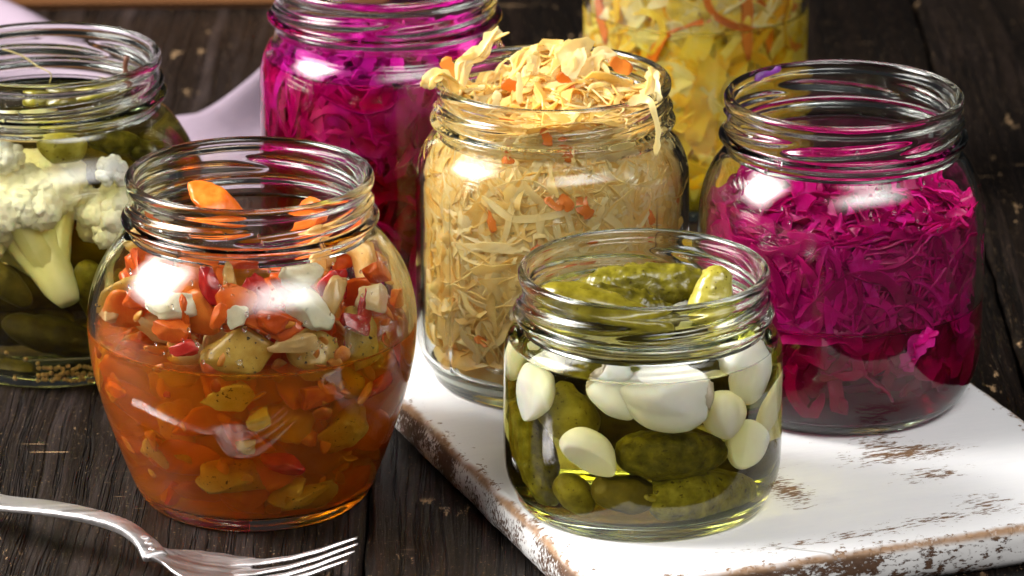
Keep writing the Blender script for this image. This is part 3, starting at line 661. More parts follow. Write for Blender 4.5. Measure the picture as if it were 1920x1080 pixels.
# yellow cabbage, back right
def yz(x, y): return 88 + 4 * math.sin(x * .08)
L1 = wall_ribbons(J_YEL, 420, 8, 96, (1.8, 4.5), (30, 64), 4.0, rg, steep=0.4, seg=20, margin=1.5)
L1 += wall_ribbons(J_YEL, 70, 30, 98, (6, 12), (20, 40), 4, rg, steep=0.3, th=.3, roll=.3, margin=1.5)
L1 += wall_ribbons(J_YEL, 420, 10, 94, (5, 11), (24, 50), 9, rg)
o = shred_object('yellow_cabbage', clamp_lines(J_YEL, L1), M_YEL, J_YEL.c)
tag(o, 'yellow and cream shredded cabbage in the farthest jar', 'cabbage', kind='stuff')
L1 = wall_ribbons(J_YEL, 60, 20, 96, (2.2, 4.6), (20, 44), 3.0, rg, steep=0.5)
for i, l in enumerate(clamp_lines(J_YEL, L1)[:26]):
    o = shred_object('carrot_shred', [l], M_CARSHRED, J_YEL.c); tag(o, 'orange carrot shred among the yellow cabbage of the farthest jar', 'carrot', 'carrot shreds in the yellow cabbage')

# ------------------------------------------------------------------ solid vegetables
def ico(sub):
    bm = bmesh.new(); bmesh.ops.create_icosphere(bm, subdivisions=sub, radius=1.0)
    v = np.array([x.co[:] for x in bm.verts]); f = [[a.index for a in p.verts] for p in bm.faces]; bm.free(); return v, f
ICO = {k: ico(k) for k in (2, 3, 4)}
def frame(axis, facing):
    a = np.array(axis, float); a /= np.linalg.norm(a); f = np.array(facing, float); f -= a * (f @ a); f /= np.linalg.norm(f)
    return np.c_[a, np.cross(f, a), f]     # columns: long axis, side, facing
def chunk(name, J, p, dims, axis, facing, mat, rg, cuts=7, rough=0.06, sub=3):
    v, f = ICO[sub]; v = v.copy(); 
    for _ in range(cuts):
        n = rg.normal(0, 1, 3); n[rg.integers(3)] *= 2.5; n /= np.linalg.norm(n); d = rg.uniform(0.38, 0.72); s = v @ n - d
        v = v - np.outer(np.maximum(s, 0) * 0.93, n)
    v = v * (1 + rough * vnoise(v * 2.3 + rg.uniform(0, 30, 3), 5)[:, None] + rough * .5 * vnoise(v * 6 + rg.uniform(0, 30, 3), 6)[:, None])
    v = v / np.abs(v).max(0) * (np.array(dims) / 2)
    M = frame(axis, facing); w_ = v @ M.T + p
    R = J.rin(np.clip(w_[:, 2], 6, J.H - 1)) - 0.35; rr = np.hypot(w_[:, 0], w_[:, 1]); k = np.where(w_[:, 2] < J.H, np.clip(R / np.maximum(rr, 1e-3), 0, 1), 1)
    w_[:, :2] *= k[:, None]; w_[:, 2] = np.maximum(w_[:, 2], 5.4)
    c = w_.mean(0); return link(name, w_ - c, f, mat, None, loc=J.c + c)
def cam_axis(deg): a = math.radians(deg); return RT * math.cos(a) + UP * math.sin(a)
def wall_n(p): return np.array([p[0], p[1], 0]) / max(math.hypot(p[0], p[1]), 1e-6)

# --- stew jar: pieces seen against the glass, then filling
S_OR = 6.0
def stew(u, v, wpx, hpx, deg, kind, label, thick=None, inset=None):
    nm, mat, cat = {'c': ('carrot_piece', M_CARROT, 'carrot'), 'r': ('red_pepper_piece', M_PEPPER, 'pepper'), 'w': ('cauliflower_piece', M_CREAM, 'cauliflower'),
                    'o': ('onion_piece', M_ONION, 'onion'), 'z': ('courgette_piece', M_OLIVEV, 'courgette'), 't': ('tomato_piece', M_TOMATO, 'tomato')}[kind]
    w_, h_ = wpx / S_OR, hpx / S_OR; th = thick or min(w_, h_) * 0.7
    p = wall_pt(J_OR, u, v, (inset if inset is not None else th * .45 + .5) + (2.2 if v > 690 else 0))
    return tag(chunk(nm, J_OR, p, (w_, h_, th), cam_axis(deg), wall_n(p) + np.array([0, 0, .25]), mat, rg, cuts=9, rough=.12, sub=4), label, cat, 'vegetable pieces in the stew jar')
for a in [
    (325, 573, 105, 55, 5, 'w', 'large cream cauliflower piece at the left of the stew jar above the broth'),
    (558, 520, 115, 62, 8, 'w', 'large pale cauliflower piece under the neck of the stew jar'),
    (580, 585, 100, 78, -35, 'w', 'big creamy piece below the pale cauliflower in the stew jar'),
    (632, 545, 50, 105, -20, 'o', 'translucent yellow leaf piece standing at the right of the stew jar'),
    (692, 560, 66, 60, 0, 'o', 'round pale onion piece at the right side of the stew jar'),
    (702, 515, 90, 44, 14, 'c', 'orange carrot piece at the right shoulder of the stew jar'),
    (394, 530, 44, 92, 20, 'r', 'red pepper piece in the centre left above the broth'),
    (478, 556, 66, 70, -40, 'r', 'dark red pepper piece in the centre of the stew jar'),
    (432, 525, 30, 96, 10, 'o', 'white curled onion strip between the two red pepper pieces'),
    (412, 590, 30, 62, -25, 'c', 'slim orange carrot piece under the white onion strip'),
    (448, 592, 46, 52, 0, 'w', 'small cream piece beside the slim carrot in the stew jar'),
    (522, 603, 82, 50, -15, 'c', 'orange carrot piece in the centre just above the broth'),
    (566, 648, 130, 46, 8, 'o', 'long translucent yellow piece floating at the broth line'),
    (350, 655, 60, 34, 20, 'r', 'small red pepper bit at the broth line on the left'),
    (660, 610, 70, 46, -30, 'r', 'pink red pepper piece low at the right above the broth'),
    (255, 560, 60, 50, 10, 't', 'reddish tomato piece at the far left of the stew jar'),
    (330, 620, 90, 46, -8, 't', 'orange tomato piece under the large cream cauliflower'),
    (215, 590, 50, 70, 60, 'o', 'pale onion piece pressed at the left edge of the stew jar'),
    (450, 490, 70, 40, 0, 't', 'orange tomato piece below the neck of the stew jar'),
    (300, 500, 70, 50, 0, 't', 'reddish tomato piece behind the bright window reflection'),
    (745, 560, 40, 60, 80, 't', 'orange tomato piece at the right edge of the stew jar'),
    (690, 722, 36, 105, -40, 'r', 'long red pepper strip under the broth at the right'),
    (590, 735, 95, 48, 8, 't', 'blurred orange piece just under the broth line'),
    (432, 742, 110, 62, 10, 'z', 'olive courgette slice under the broth on the left'),
    (492, 782, 62, 48, 25, 'w', 'small pale cauliflower bit sunk in the middle of the broth'),
    (466, 826, 46, 42, 0, 'w', 'small round pale bit under the sunken cauliflower bit'),
    (436, 888, 130, 92, 5, 'z', 'large square olive piece near the bottom of the stew jar'),
    (528, 862, 90, 52, -30, 'r', 'dark red pepper piece near the bottom of the stew jar'),
    (320, 735, 16, 16, 0, 'r', 'tiny red dot of pepper under the broth line at left'),
    (620, 800, 120, 90, 30, 'z', 'wide olive courgette piece under the broth at right'),
    (235, 720, 34, 90, 70, 'c', 'orange carrot strip under the broth at the left edge'),
    (300, 830, 90, 60, -45, 'z', 'olive courgette piece low at the left under the broth'),
    (560, 920, 110, 50, 15, 'z', 'yellow olive piece lying on the bottom at right')]:
    stew(*a[:6], a[6])
p = loc_at(J_OR, 395, 388, -4)
tag(chunk('carrot_slice', J_OR, p, (24, 15, 10), cam_axis(-42), -FWD + .5 * RT, M_CARROT, np.random.default_rng(5), cuts=12, rough=.10, sub=4), 'bright orange carrot slice sticking up inside the stew jar neck', 'carrot', 'vegetable pieces in the stew jar')
kinds = ['t', 'o', 't', 'r', 'c', 'z', 't', 'c', 'o']
lab = {'t': 'orange tomato piece in the mixed filling of the stew jar', 'z': 'olive courgette piece in the mixed filling of the stew jar', 'o': 'pale onion piece in the mixed filling of the stew jar', 'r': 'red pepper piece in the mixed filling of the stew jar', 'c': 'orange carrot piece in the mixed filling of the stew jar', 'w': 'cream cauliflower piece in the mixed filling of the stew jar'}
pts = []
tries = 0
while len(pts) < 105 and tries < 9000:
    tries += 1; z = rg.uniform(8, 86); R = float(J_OR.rin(z)) - (8.5 if z < 54 else 4.5); r = R * math.sqrt(rg.uniform(.25, 1)); a = rg.uniform(-2.2, 2.2)
    q = np.array([r * math.sin(a), -r * math.cos(a), z])
    if z > 70 and r < 12: continue
    if all(np.linalg.norm(q - b) > 8.4 for b in pts): pts.append(q)
for i, q in enumerate(pts):
    k = kinds[i % len(kinds)]
    nm, mat, cat = {'c': ('carrot_piece', M_CARROT, 'carrot'), 'r': ('red_pepper_piece', M_PEPPER, 'pepper'), 'o': ('onion_piece', M_ONION, 'onion'), 'z': ('courgette_piece', M_OLIVEV, 'courgette'), 't': ('tomato_piece', M_TOMATO, 'tomato')}[k]
    d = (rg.uniform(16, 28), rg.uniform(11, 20), rg.uniform(4, 8))
    if k == 'r': d = tuple(x * .6 for x in d)
    tag(chunk(nm, J_OR, q, d, cam_axis(rg.uniform(0, 180)), wall_n(q) + rg.normal(0, .4, 3), mat, rg, cuts=8, rough=.12, sub=3), lab[k], cat, 'mixed filling of the stew jar')

# finely chopped bits between the pieces
V = []; Fc = []; T = []; n0 = 0; iv, if_ = ICO[2]
for _ in range(120):
    z = rg.uniform(7, 84); R = float(J_OR.rin(z)) - 1.6; r = R * math.sqrt(rg.uniform(.62, 1)); a = rg.uniform(-2.3, 2.3); q = np.array([r * math.sin(a), -r * math.cos(a), z])
    if z > 66 and rg.random() < (z - 66) / 22: continue
    v = iv.copy()
    for _k in range(4):
        n = rg.normal(0, 1, 3); n /= np.linalg.norm(n); sd = v @ n - .5; v = v - np.outer(np.maximum(sd, 0), n)
    v = v * rg.uniform(1.6, 4.0) * np.array([rg.uniform(.8, 1.5), rg.uniform(.5, 1), rg.uniform(.2, .4)]); M = frame(rg.normal(0, 1, 3), wall_n(q) + .01); V.append(v @ M.T + q); Fc.append(np.array(if_) + n0); T.append(np.full(len(v), rg.random())); n0 += len(v)
V = np.vstack(V); rr = np.hypot(V[:, 0], V[:, 1]); V[:, :2] *= np.clip((J_OR.rin(np.clip(V[:, 2], 6, 107)) - .3) / np.maximum(rr, 1e-3), 0, 1)[:, None]; V[:, 2] = np.maximum(V[:, 2], 5.5)
M_BITS = mat_shred('chopped_stew_bits', [(0.12, (0.62, 0.08, 0.01)), (0.35, (0.80, 0.30, 0.03)), (0.62, (0.78, 0.40, 0.07)), (0.85, (0.74, 0.16, 0.03)), (1.0, (0.6, 0.03, 0.02))], trans=.4)
o = link('chopped_vegetables', V, np.vstack(Fc), M_BITS, None, loc=J_OR.c); a_ = o.data.attributes.new('tint', 'FLOAT', 'POINT'); a_.data.foreach_set('value', np.concatenate(T).astype(np.float32))
tag(o, 'finely chopped orange and yellow bits between the pieces in the stew jar', 'vegetables', kind='stuff')

# --- gherkins
def gherkin(name, J, a, b, rad, mat, rg, warts=0, bend=0.0, facing=None, taper=0.75, stem=None, wsize=1.2, clamp=True):
    a = np.array(a); b = np.array(b); L = np.linalg.norm(b - a); ax = (b - a) / L; M = frame(ax, facing if facing is not None else -FWD)
    n, m = (90, 72) if warts > 60 else (44, 40); s = np.linspace(0, 1, n); x = -np.cos(s * math.pi)
    prof = np.maximum(1 - np.abs(x) ** 2.6, 0) ** 0.5 * (1 + (taper - 1) * (0.5 + 0.5 * x) * 0.8) * (1 + 0.05 * np.sin(x * 5 + rg.uniform(0, 6)))
    th = np.arange(m) * 2 * math.pi / m
    X = np.repeat(x, m) * L / 2; Rr = np.repeat(prof, m) * rad; T = np.tile(th, n)
    rib = 1 + 0.025 * np.cos(3 * T + rg.uniform(0, 6)) + 0.02 * np.cos(5 * T + 1)
    dirs = np.c_[0 * T, np.cos(T), np.sin(T)]
    v = np.c_[X, Rr * rib * np.cos(T), Rr * rib * np.sin(T)]
    v[:, 2] += bend * L * (1 - (v[:, 0] / (L / 2)) ** 2) * 0.0; v[:, 1] += bend * L * (1 - (v[:, 0] / (L / 2)) ** 2)
    h = np.zeros(len(v))
    for _ in range(warts):
        i = rg.integers(3, n - 3); j = rg.integers(m); c = v[i * m + j]; q = np.exp(-np.sum((v - c) ** 2, 1) / (wsize * rg.uniform(.6, 1.1)) ** 2); h = np.maximum(h, q * rg.uniform(.5, 1))
    h = h * (1.0 if warts > 60 else .8) + 0.5 * vnoise(v / 3.5 + rg.uniform(0, 20, 3), 8)
    v = v + dirs * h[:, None]
    c0 = (a + b) / 2; w_ = v @ M.T + c0
    if clamp:
        R = J.rin(np.clip(w_[:, 2], 6, J.H - 1)) - 0.4; rr = np.hypot(w_[:, 0], w_[:, 1]); k = np.where(w_[:, 2] < J.H, np.clip(R / np.maximum(rr, 1e-3), 0, 1), 1); w_[:, :2] *= k[:, None]
        w_[:, 2] = np.maximum(w_[:, 2], 5.3)
    o = link(name, w_ - c0, grid_faces(n, m), mat, None, loc=J.c + c0)
    if stem is not None:
        tip = -ax * (L / 2) * 0.98; P = [tip + ax * 2, tip - ax * 1.5, tip - ax * 3.5 + M[:, 1] * 0.6]
        tube('stalk', P, [1.7, 1.3, 0.7], M_PICKLE_PALE, o)
    return o
def tube(name, pts, rad, mat, parent=None, loc=None, m=10, step=0.8):
    c = catmull(pts, step); n = len(c); rr = np.interp(np.linspace(0, 1, n), np.linspace(0, 1, len(rad)), rad)
    t = np.gradient(c, axis=0); t /= np.linalg.norm(t, axis=1)[:, None] + 1e-9
    ref = np.array([0.13, 0.2, 0.97]); V = []
    for i in range(n):
        s = np.cross(t[i], ref); s /= np.linalg.norm(s) + 1e-9; u_ = np.cross(s, t[i])
        for k in range(m): a = 2 * math.pi * k / m; V.append(c[i] + (s * math.cos(a) + u_ * math.sin(a)) * rr[i])
    f = grid_faces(n, m).tolist(); f.append(list(range(m - 1, -1, -1))); f.append([(n - 1) * m + k for k in range(m)])
    return link(name, V, f, mat, parent, loc=loc)
G1 = 'gherkins in the short jar'
def gk(name, J, u0, v0, u1, v1, wpx, inset, mat, label, group, dy=None, **kw):
    s = 6.0
    if dy is None:
        a = wall_pt(J, u0, v0, inset); b = wall_pt(J, u1, v1, inset)
    else: a = loc_at(J, u0, v0, dy[0]); b = loc_at(J, u1, v1, dy[1])
    return tag(gherkin(name, J, a, b, wpx / s / 2, mat, rg, **kw), label, 'gherkin', group)
JS = J_SMALL
gk('gherkin', JS, 962, 745, 1058, 935, 88, 8.5, M_PICKLE_WET, 'long gherkin slanting down the left side of the short jar', G1, warts=58)
gk('gherkin', JS, 1050, 735, 1120, 800, 96, 14, M_PICKLE_PALE_WET, 'round yellowish gherkin end under the left garlic of the short jar', G1, taper=.95)
gk('gherkin', JS, 1062, 885, 1120, 945, 66, 10, M_PICKLE_PALE_WET, 'small yellow green gherkin end at the bottom left of the short jar', G1)
gk('gherkin', JS, 1160, 842, 1345, 838, 104, 11, M_PICKLE_WET, 'fat dark gherkin lying under the big garlic clove', G1, warts=55)
gk('gherkin', JS, 1118, 905, 1235, 925, 74, 12, M_PICKLE_DARK, 'dark brownish gherkin at the bottom middle of the short jar', G1)
gk('gherkin', JS, 1222, 925, 1440, 905, 112, 10, M_PICKLE_WET, 'large gherkin with a stalk lying at the bottom right of the short jar', G1, warts=59, stem=1)
gk('gherkin', JS, 1010, 545, 1265, 625, 80, 0, M_PICKLE_PALE, 'smooth pale gherkin lying under the front rim of the short jar', G1, dy=(-16, -24), taper=.8)
gk('gherkin', JS, 1072, 548, 1322, 525, 78, 0, M_PICKLE, 'long warty gherkin lying across the top of the short jar', G1, dy=(8, 12), warts=170, wsize=1.3, taper=1.1)
gk('gherkin', JS, 1096, 555, 1275, 600, 72, 0, M_PICKLE, 'shiny warty gherkin in front of the long one on top', G1, dy=(-7, -12), warts=110, wsize=1.3)
gk('gherkin', JS, 1318, 612, 1352, 498, 82, 0, M_PICKLE_PALE, 'upright gherkin tip standing at the right of the short jar mouth', G1, dy=(-2, 4), warts=26, wsize=.8)
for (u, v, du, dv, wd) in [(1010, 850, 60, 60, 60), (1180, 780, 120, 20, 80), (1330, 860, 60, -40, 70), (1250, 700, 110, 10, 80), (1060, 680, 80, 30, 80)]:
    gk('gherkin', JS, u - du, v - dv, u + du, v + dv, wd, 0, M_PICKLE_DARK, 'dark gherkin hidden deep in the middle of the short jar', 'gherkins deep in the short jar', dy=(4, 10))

# --- garlic
def clove(J, u, v, lpx, wpx, deg, label, inset=None, root=False, cut=0, thick=0.8, bend=0.06):
    s = 6.05; L = lpx / s * 1.03; W = wpx / s * 1.02; T = W * thick; p = wall_pt(J, u, v, inset if inset is not None else T * .5 + .6)
    M = frame(cam_axis(deg), wall_n(p) + UP * .15); n, m = 36, 40; x = -np.cos(np.linspace(0, math.pi, n)); th = np.arange(m) * 2 * math.pi / m
    prof = np.maximum(1 - np.abs(x) ** 2.2, 0) ** 0.5 * (1 - 0.42 * np.clip(x, -.2, 1) ** 2) * (1 + .16 * np.clip(-x, 0, 1))
    X = np.repeat(x, m); Pq = np.repeat(prof, m); Tt = np.tile(th, n)
    rad = 1 + 0.15 * np.cos(3 * Tt + 0.5) + 0.05 * np.cos(2 * Tt) + .010 * np.cos(11 * Tt) + .008 * np.cos(19 * Tt + 2)
    v_ = np.c_[X * L / 2, Pq * rad * np.cos(Tt) * W / 2, Pq * rad * np.sin(Tt) * T / 2]
    v_[:, 1] += bend * L * (1 - X ** 2)
    if root: v_[:, 0] = np.maximum(v_[:, 0], -L / 2 * 0.80)
    if cut: 
        nn = np.array([0.25, 0.35 * cut, 0.9]); nn /= np.linalg.norm(nn); sd = v_ @ nn - T * 0.22; v_ -= np.outer(np.maximum(sd, 0) * .96, nn)
    v_ *= (1 + 0.02 * vnoise(v_ / 4 + rg.uniform(0, 20, 3), 2))[:, None]
    w_ = v_ @ M.T + p
    R = J.rin(np.clip(w_[:, 2], 6, J.H - 1)) - 0.4; rr = np.hypot(w_[:, 0], w_[:, 1]); k = np.clip(R / np.maximum(rr, 1e-3), 0, 1); w_[:, :2] *= k[:, None]
    o = link('garlic_clove', w_ - p, grid_faces(n, m), M_GARLIC, None, loc=J.c + p)
    if root:
        vv, ff = ICO[3]; q = vv * np.array([1.6, W * .26, T * .26]) * (1 + .25 * vnoise(vv * 3 + 7, 4))[:, None]; q[:, 0] -= L / 2 * .80
        link('root_end', q @ M.T, ff, M_ROOT, o)
    return tag(o, label, 'garlic', 'garlic cloves in the short jar')
clove(JS, 984, 662, 96, 66, 68, 'garlic clove at the left shoulder of the short jar, highest on that side', inset=8)
clove(JS, 1013, 735, 108, 84, -112, 'pointed garlic clove leaning on the left glass of the short jar', inset=5)
clove(JS, 1150, 742, 100, 74, -45, 'small garlic clove just left of the big clove', root=True, inset=8)
clove(JS, 1250, 736, 176, 98, 178, 'big white garlic clove lying at the front of the short jar', inset=6.5, root=True, thick=.75)
clove(JS, 1344, 774, 92, 78, -70, 'plump garlic clove right of the big clove', inset=6.5)
clove(JS, 1398, 692, 125, 84, 62, 'tall garlic clove at the right shoulder of the short jar', inset=6)
clove(JS, 1428, 745, 120, 62, 62, 'garlic clove squeezed against the right edge of the short jar', inset=7)
clove(JS, 1389, 832, 92, 88, 20, 'blunt cut garlic clove low at the right of the short jar', inset=6, cut=1)
clove(JS, 1108, 850, 112, 74, -38, 'wedge shaped garlic piece in the lower middle of the short jar', inset=7, cut=-1)

# ------------------------------------------------------------------ left jar: cauliflower, gherkins, olives, seeds
def floret(u, v, rpx, stem_to, dy, label, seed):
    J = J_LEFT; s = 5.75; c = loc_at(J, u, v, dy); R = rpx / s; r_ = np.random.default_rng(seed); root = empty('cauliflower_floret', J.c + c)
    sv, sf = ICO[3]; V = []; Fc = []; n0 = 0
    e = loc_at(J, *stem_to) - c; sd = e / np.linalg.norm(e)
    big = rpx > 100; sv, sf = ICO[4 if big else 3]
    for i in range(64):
        d = r_.normal(0, 1, 3); d /= np.linalg.norm(d)
        if d @ sd > 0.30: continue
        rad = R * r_.uniform(.19, .33); cc = d * R * np.array([1, .9, .85]) * r_.uniform(.66, .84)
        q = sv * rad; q = q * (1 + .16 * vnoise(sv * 2.6 + i, 5) + .15 * vnoise(sv * 6 + i, 6) + .07 * vnoise(sv * 13 + i, 7))[:, None] + cc
        V.append(q); Fc.append(np.array(sf) + n0); n0 += len(q)
    core = sv * R * .58 - sd * R * .15; V.append(core); Fc.append(np.array(sf) + n0); Fc = np.vstack(Fc)
    V = np.vstack(V) + c; rr = np.hypot(V[:, 0], V[:, 1]); Rw = J.rin(np.clip(V[:, 2], 6, J.H - 1)) - .5; V[:, :2] *= np.clip(Rw / np.maximum(rr, 1e-3), 0, 1)[:, None]
    link('curd', V - c, Fc, M_CURD, root)
    tube('stalk', [sd * R * .1, sd * R * .6, e * .7, e * .97, e], [R * .42, R * .38, R * .30, R * .26, R * .14], M_CSTEM, root, m=20)
    for k in range(5):
        d = r_.normal(0, 1, 3); d -= sd * (d @ sd); d /= np.linalg.norm(d)
        tube('branch', [sd * R * .85, sd * R * .35 + d * R * .35, d * R * .68 - sd * .1], [R * .24, R * .2, R * .16], M_CSTEM, root)
    return tag(root, label, 'cauliflower', 'cauliflower florets in the left jar')
floret(52, 405, 124, (128, 556, -35), -22, 'large cauliflower floret with a thick pale stalk in the left jar', 1)
floret(215, 405, 76, (235, 500, -22), -25, 'smaller cauliflower floret half hidden behind the stew jar', 2)
floret(8, 300, 40, (-30, 350, -20), -30, 'cauliflower floret tip at the left edge above the large floret', 3)
floret(205, 325, 34, (215, 360, -20), -32, 'small cauliflower bit under the shoulder of the left jar', 4)
G2 = 'gherkins in the left jar'; JL = J_LEFT
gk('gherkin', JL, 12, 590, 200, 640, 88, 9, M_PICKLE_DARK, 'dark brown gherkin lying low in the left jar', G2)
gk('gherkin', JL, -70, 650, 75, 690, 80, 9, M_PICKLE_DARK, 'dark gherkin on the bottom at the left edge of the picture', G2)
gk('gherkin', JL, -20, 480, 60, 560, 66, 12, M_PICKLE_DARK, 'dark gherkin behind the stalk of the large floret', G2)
gk('gherkin', JL, 70, 270, 160, 285, 78, 10, M_PICKLE_PALE_WET, 'yellow green gherkin half above the large floret in the left jar', G2, taper=1)
gk('gherkin', JL, 160, 265, 250, 278, 62, 10, M_PICKLE_WET, 'olive green gherkin beside the yellow green one in the left jar', G2, warts=40)
gk('gherkin', JL, 235, 290, 300, 300, 46, 10, M_PICKLE_WET, 'short olive green gherkin under the right shoulder of the left jar', G2)
gk('gherkin', JL, 150, 480, 190, 600, 70, 14, M_PICKLE_WET, 'green gherkin behind the smaller floret', G2)
for (u0, v0, u1, v1, wd, y0, lb) in [(42, 190, 100, 188, 58, -6, 'small olive tip poking out of the brine at left'), (86, 196, 146, 194, 58, -12, 'small olive tip poking out of the brine in the middle'), (135, 192, 225, 172, 54, -2, 'longer olive poking out of the brine at right')]:
    o = gk('olive', JL, u0, v0, u1, v1, wd, 0, M_PICKLE, lb + ' of the left jar', 'olives at the top of the left jar', dy=(y0, y0)); o['category'] = 'olive'
for k in range(16):
    zz = 12 + 13 * (k // 4) + (k % 2) * 4; xx = -30 + 20 * (k % 4); yy = 6 + 7 * ((k * 5) % 4); a = np.array([xx - 13, yy, zz]); b = np.array([xx + 13, yy + 4, zz + 7 - 4 * (k % 3)])
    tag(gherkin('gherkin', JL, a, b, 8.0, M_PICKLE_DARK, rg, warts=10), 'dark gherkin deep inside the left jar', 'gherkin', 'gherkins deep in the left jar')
sv, sf = ICO[2]; seed_me = None
for k in range(46):
    if k < 4: u, v = [(15, 656), (50, 668), (72, 676), (32, 700)][k]
    else: u = 74 + (k - 4) % 14 * 7.4 + RND.uniform(-2, 2); v = 684 + (k - 4) // 14 * 10 + RND.uniform(-3, 3)
    p = wall_pt(JL, u, v, 1.6)
    if seed_me is None: o = link('mustard_seed', sv * 0.85, sf, M_SEED, None, loc=JL.c + p); seed_me = o.data
    else:
        o = bpy.data.objects.new('mustard_seed', seed_me); COL.objects.link(o); o.location = Vector(JL.c + p) * MM
    tag(o, 'tiny mustard seed on the bottom of the left jar', 'mustard seed', 'mustard seeds in the left jar')
o = tube('clove_stalk', [loc_at(JL, 240, 160, 0), loc_at(JL, 236, 140, 0), loc_at(JL, 235, 122, 0), loc_at(JL, 238, 106, 0)], [1.1, 1.0, 0.8, 1.0], M_STEMB, None, loc=JL.c); tag(o, 'brown clove stalk standing in the mouth of the left jar', 'stalk')
o = tube('dill_stalk', [loc_at(JL, 5, 92, 10), loc_at(JL, 40, 104, 8), loc_at(JL, 70, 124, 5), loc_at(JL, 95, 138, 2), loc_at(JL, 93, 156, 2)], [.32, .3, .28, .25, .2], M_DILL, None, loc=JL.c, m=6); tag(o, 'thin dry dill stalk across the mouth of the left jar', 'dill stalk')

# ------------------------------------------------------------------ fork
def build_fork():
    root = empty('fork', ground(330, 1060)); o0 = ground(330, 1060)
    def P(u, v, z): return ground(u, v, z) - o0
    H = [P(-60, 928, 9), P(0, 943, 12), P(90, 953, 14.5), P(170, 968, 15), P(235, 990, 13.5), P(272, 1018, 10.5), P(292, 1045, 8)]
    tip = P(668, 1024, 15.0); mid = P(455, 1088, 3.5); head0 = H[-1]
    axis = tip - head0; axis[2] = 0; axis /= np.linalg.norm(axis); side = np.array([-axis[1], axis[0], 0])   # side points away from the camera
    c = catmull(H, 1.2); n = len(c); t = np.gradient(c, axis=0); t /= np.linalg.norm(t, axis=1)[:, None]
    s = np.linspace(0, 1, n); hwid = np.interp(s, [0, .45, .75, .9, 1], [6.2, 4.8, 3.4, 3.2, 4.2]); hth = np.interp(s, [0, .5, .8, 1], [1.2, 1.4, 1.7, 1.2])
    sec = [(math.cos(a), math.sin(a)) for a in np.linspace(0, 2 * math.pi, 20, endpoint=False)]
    V = []
    for i in range(n):
        sd = np.array([-t[i][1], t[i][0], 0]); sd /= np.linalg.norm(sd); up = np.cross(t[i], sd)
        if up[2] < 0: up = -up
        for a, b in sec:
            V.append(c[i] + sd * hwid[i] * np.sign(a) * abs(a) ** .75 + up * hth[i] * np.sign(b) * abs(b) ** .6)
    f = grid_faces(n, 20).tolist(); f.append(list(range(20))); f.append([(n - 1) * 20 + k for k in range(20)])
    hd = link('handle', V, f, M_SILVER, root)
    # raised bead ornament along the neck of the handle
    for k in range(6):
        i = int(n * (0.68 + 0.034 * k)); sd = np.array([-t[i][1], t[i][0], 0]); sd /= np.linalg.norm(sd)
        for g in (1, -1):
            q = ICO[2][0] * np.array([1.15, .62, .42]) * (1 - .05 * k) + c[i] + sd * hwid[i] * .72 * g + np.array([0, 0, hth[i] * .62]); link('bead', q, ICO[2][1], M_SILVER, hd)
    for k in range(3):
        i = int(n * (0.90 + 0.03 * k)); q = ICO[3][0] * np.array([2.4 - .5 * k, 1.3, .7]) + c[min(i, n - 1)] + np.array([0, 0, hth[min(i, n - 1)] * .7]); link('leaf_ornament', q, ICO[3][1], M_SILVER, hd)
    # head: a curved plate, then four tines rising to the tips
    L = float((tip - head0) @ axis)
    def spine(x):   # height profile along the head axis
        return np.interp(x, [0, .10, .22, .36, .5, .65, .8, 1.0], [8.0, 5.6, 3.6, 2.6, 3.2, 5.4, 8.8, 14.5])
    lat0 = float((head0 - head0) @ side); latT = 0
    xs_ = np.linspace(-0.02, .46, 40); m = 17; V = []
    for x in xs_:
        hw = np.interp(x, [-.02, .05, .12, .2, .3, .46], [4.0, 5.0, 8.8, 11.8, 12.8, 12.4])
        for layer in (1, -1):
            ys = np.linspace(-1, 1, m) if layer == 1 else np.linspace(1, -1, m)
            for yy in ys:
                V.append(head0 + axis * x * L + side * yy * hw + np.array([0, 0, spine(x) - head0[2] + 1.6 * yy * yy + layer * (0.85 - .35 * yy * yy) * np.interp(x, [.3, .46], [1, .12]) - np.interp(x, [.36, .46], [0, .35])]))
    n2 = len(xs_); f = grid_faces(n2, 2 * m).tolist(); f.append(list(range(2 * m))); f.append([(n2 - 1) * 2 * m + k for k in range(2 * m)])
    link('head', V, f, M_SILVER, root)
    for k, yy in enumerate((-.80, -.27, .27, .80)):
        V = []; xs2 = np.linspace(.28, 1.0 - (0.02 if k in (0, 3) else 0), 44)
        for x in xs2:
            q = np.clip((x - .42) / .58, 0, 1); hw = np.interp(x, [.28, .44, .50, .60, .88, .98, 1], [2.9, 2.7, 2.1, 1.75, 1.25, .75, .25]); ht = np.interp(x, [.28, .36, .44, .88, 1], [.10, .45, .72, .70, .3])
            yc = yy * np.interp(x, [.28, .46, 1], [11.6, 12.2, 11.2])
            for a, b in sec[::2]:
                V.append(head0 + axis * x * L + side * (yc + a * hw) + np.array([0, 0, spine(x) - head0[2] + 1.6 * (yc / 12.6) ** 2 * (1 - q) + b * ht]))
        f = grid_faces(len(xs2), 10).tolist(); f.append(list(range(10))); f.append([(len(xs2) - 1) * 10 + k2 for k2 in range(10)])
        link('tine', V, f, M_SILVER, root)
    tag(root, 'ornate silver fork lying on the dark table in front of the stew jar', 'fork')
build_fork()

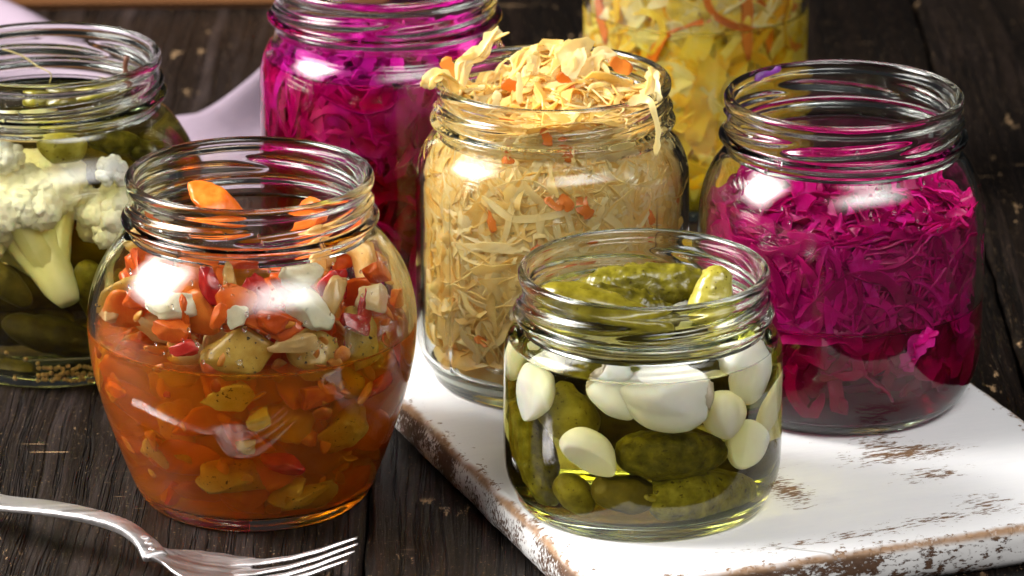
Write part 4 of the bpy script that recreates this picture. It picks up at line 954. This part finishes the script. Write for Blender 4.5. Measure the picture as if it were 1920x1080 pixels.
# ------------------------------------------------------------------ mauve napkin and the brown board at the back
def build_napkin():
    # a loosely rolled cloth: a thick fold running from far left to the purple jar, with a flap lying in front
    nx, ny = 150, 120; V = []; UV = []; o0 = ground(250, 150)
    ctl = catmull([ground(-200, 40), ground(-40, 20), ground(100, 62), ground(180, 108), ground(215, 175), ground(300, 262), ground(350, 258), ground(410, 218), ground(480, 150), ground(580, 120)], 2.0)
    ss = np.linspace(0, len(ctl) - 1, nx); c = np.stack([np.interp(ss, np.arange(len(ctl)), ctl[:, k]) for k in range(3)], 1)
    d = np.gradient(c, axis=0); d /= np.linalg.norm(d, axis=1)[:, None]; nrm = np.c_[-d[:, 1], d[:, 0], d[:, 2] * 0]
    for j in range(ny):
        t = 1 - j / (ny - 1) * 2
        for i in range(nx):
            s = i / (nx - 1); wd = 46 + 8 * math.sin(4 * s + 1)
            h = 17 * math.exp(-((t - .62 - .10 * math.sin(5 * s)) / .24) ** 2) + 11 * math.exp(-((t + .45 + .12 * math.sin(7 * s + 1)) / .16) ** 2)
            h *= .75 + .35 * math.sin(6 * s + 2)
            p = c[i] + nrm[i] * ((t - 1) * wd + 3 * math.sin(9 * s + 3 * t)); V.append((p[0], p[1], 1.7 + h + .5 * math.sin(30 * s + 8 * t) * (h / 17))); UV.append((s * 3, t))
    V = np.array(V) - o0; f = grid_faces(ny, nx, wrap=False)
    o = link('napkin', V, f, mat_fabric(), None, loc=o0); me = o.data
    uv = me.uv_layers.new(name='UVMap'); li = np.zeros(len(me.loops), int); me.loops.foreach_get('vertex_index', li); uv.data.foreach_set('uv', np.array(UV)[li].ravel())
    md = o.modifiers.new('thickness', 'SOLIDIFY'); md.thickness = 0.0012; md.offset = -1
    tag(o, 'crumpled pale mauve cloth napkin behind the left jars', 'napkin')
build_napkin()
def build_back_board():
    p = ground(250, 24); bm = bmesh.new(); bmesh.ops.create_cube(bm, size=1)
    for v in bm.verts: v.co = Vector((v.co.x * .30, v.co.y * .12, v.co.z * .022 + .011))
    bmesh.ops.bevel(bm, geom=bm.edges[:], offset=.003, segments=3, affect='EDGES')
    me = bpy.data.meshes.new('wooden_board'); bm.to_mesh(me); bm.free(); o = bpy.data.objects.new('wooden_board', me); COL.objects.link(o); me.materials.append(mat_crate())
    o.location = Vector((p[0] + -40, p[1] + 62, 0.05)) * MM; o.rotation_euler = (0, 0, math.radians(2))
    tag(o, 'brown wooden board at the back behind the napkin', 'board')
build_back_board()

# ------------------------------------------------------------------ condensation drops and bubbles on the inside of the glass
M_DROP = NT('water_drop'); M_DROP = M_DROP.done(M_DROP.glass((1, 1, 1), 1.33))
def drops(J, n, z0, z1, label, rad=(0.25, 0.7), seed=1):
    r_ = np.random.default_rng(seed); V = []; Fc = []; n0 = 0; v0, f0 = ICO[2]
    for _ in range(n):
        a = r_.normal(0, .8); z = r_.uniform(z0, z1); q = r_.uniform(*rad) * (1 if r_.random() < .85 else 1.7); R = float(J.rin(z)) - q * .25
        er = np.array([math.sin(a), -math.cos(a), 0]); c = er * R + np.array([0, 0, z]); v = v0 * q; v[:, 2] *= r_.uniform(1, 1.5); v = v - np.outer(v @ er, er) * .55
        V.append(v + c); Fc.append(np.array(f0) + n0); n0 += len(v)
    tag(link('condensation_drops', np.vstack(V), np.vstack(Fc), M_DROP, None, loc=J.c), label, 'drops', kind='stuff')
drops(J_OR, 90, 62, 100, 'tiny condensation drops inside the shoulder of the stew jar', seed=1)
drops(J_MAG, 50, 68, 98, 'tiny drops inside the empty shoulder of the rightmost jar', seed=2)
drops(J_LEFT, 30, 88, 102, 'tiny drops inside the neck of the left jar', seed=3)
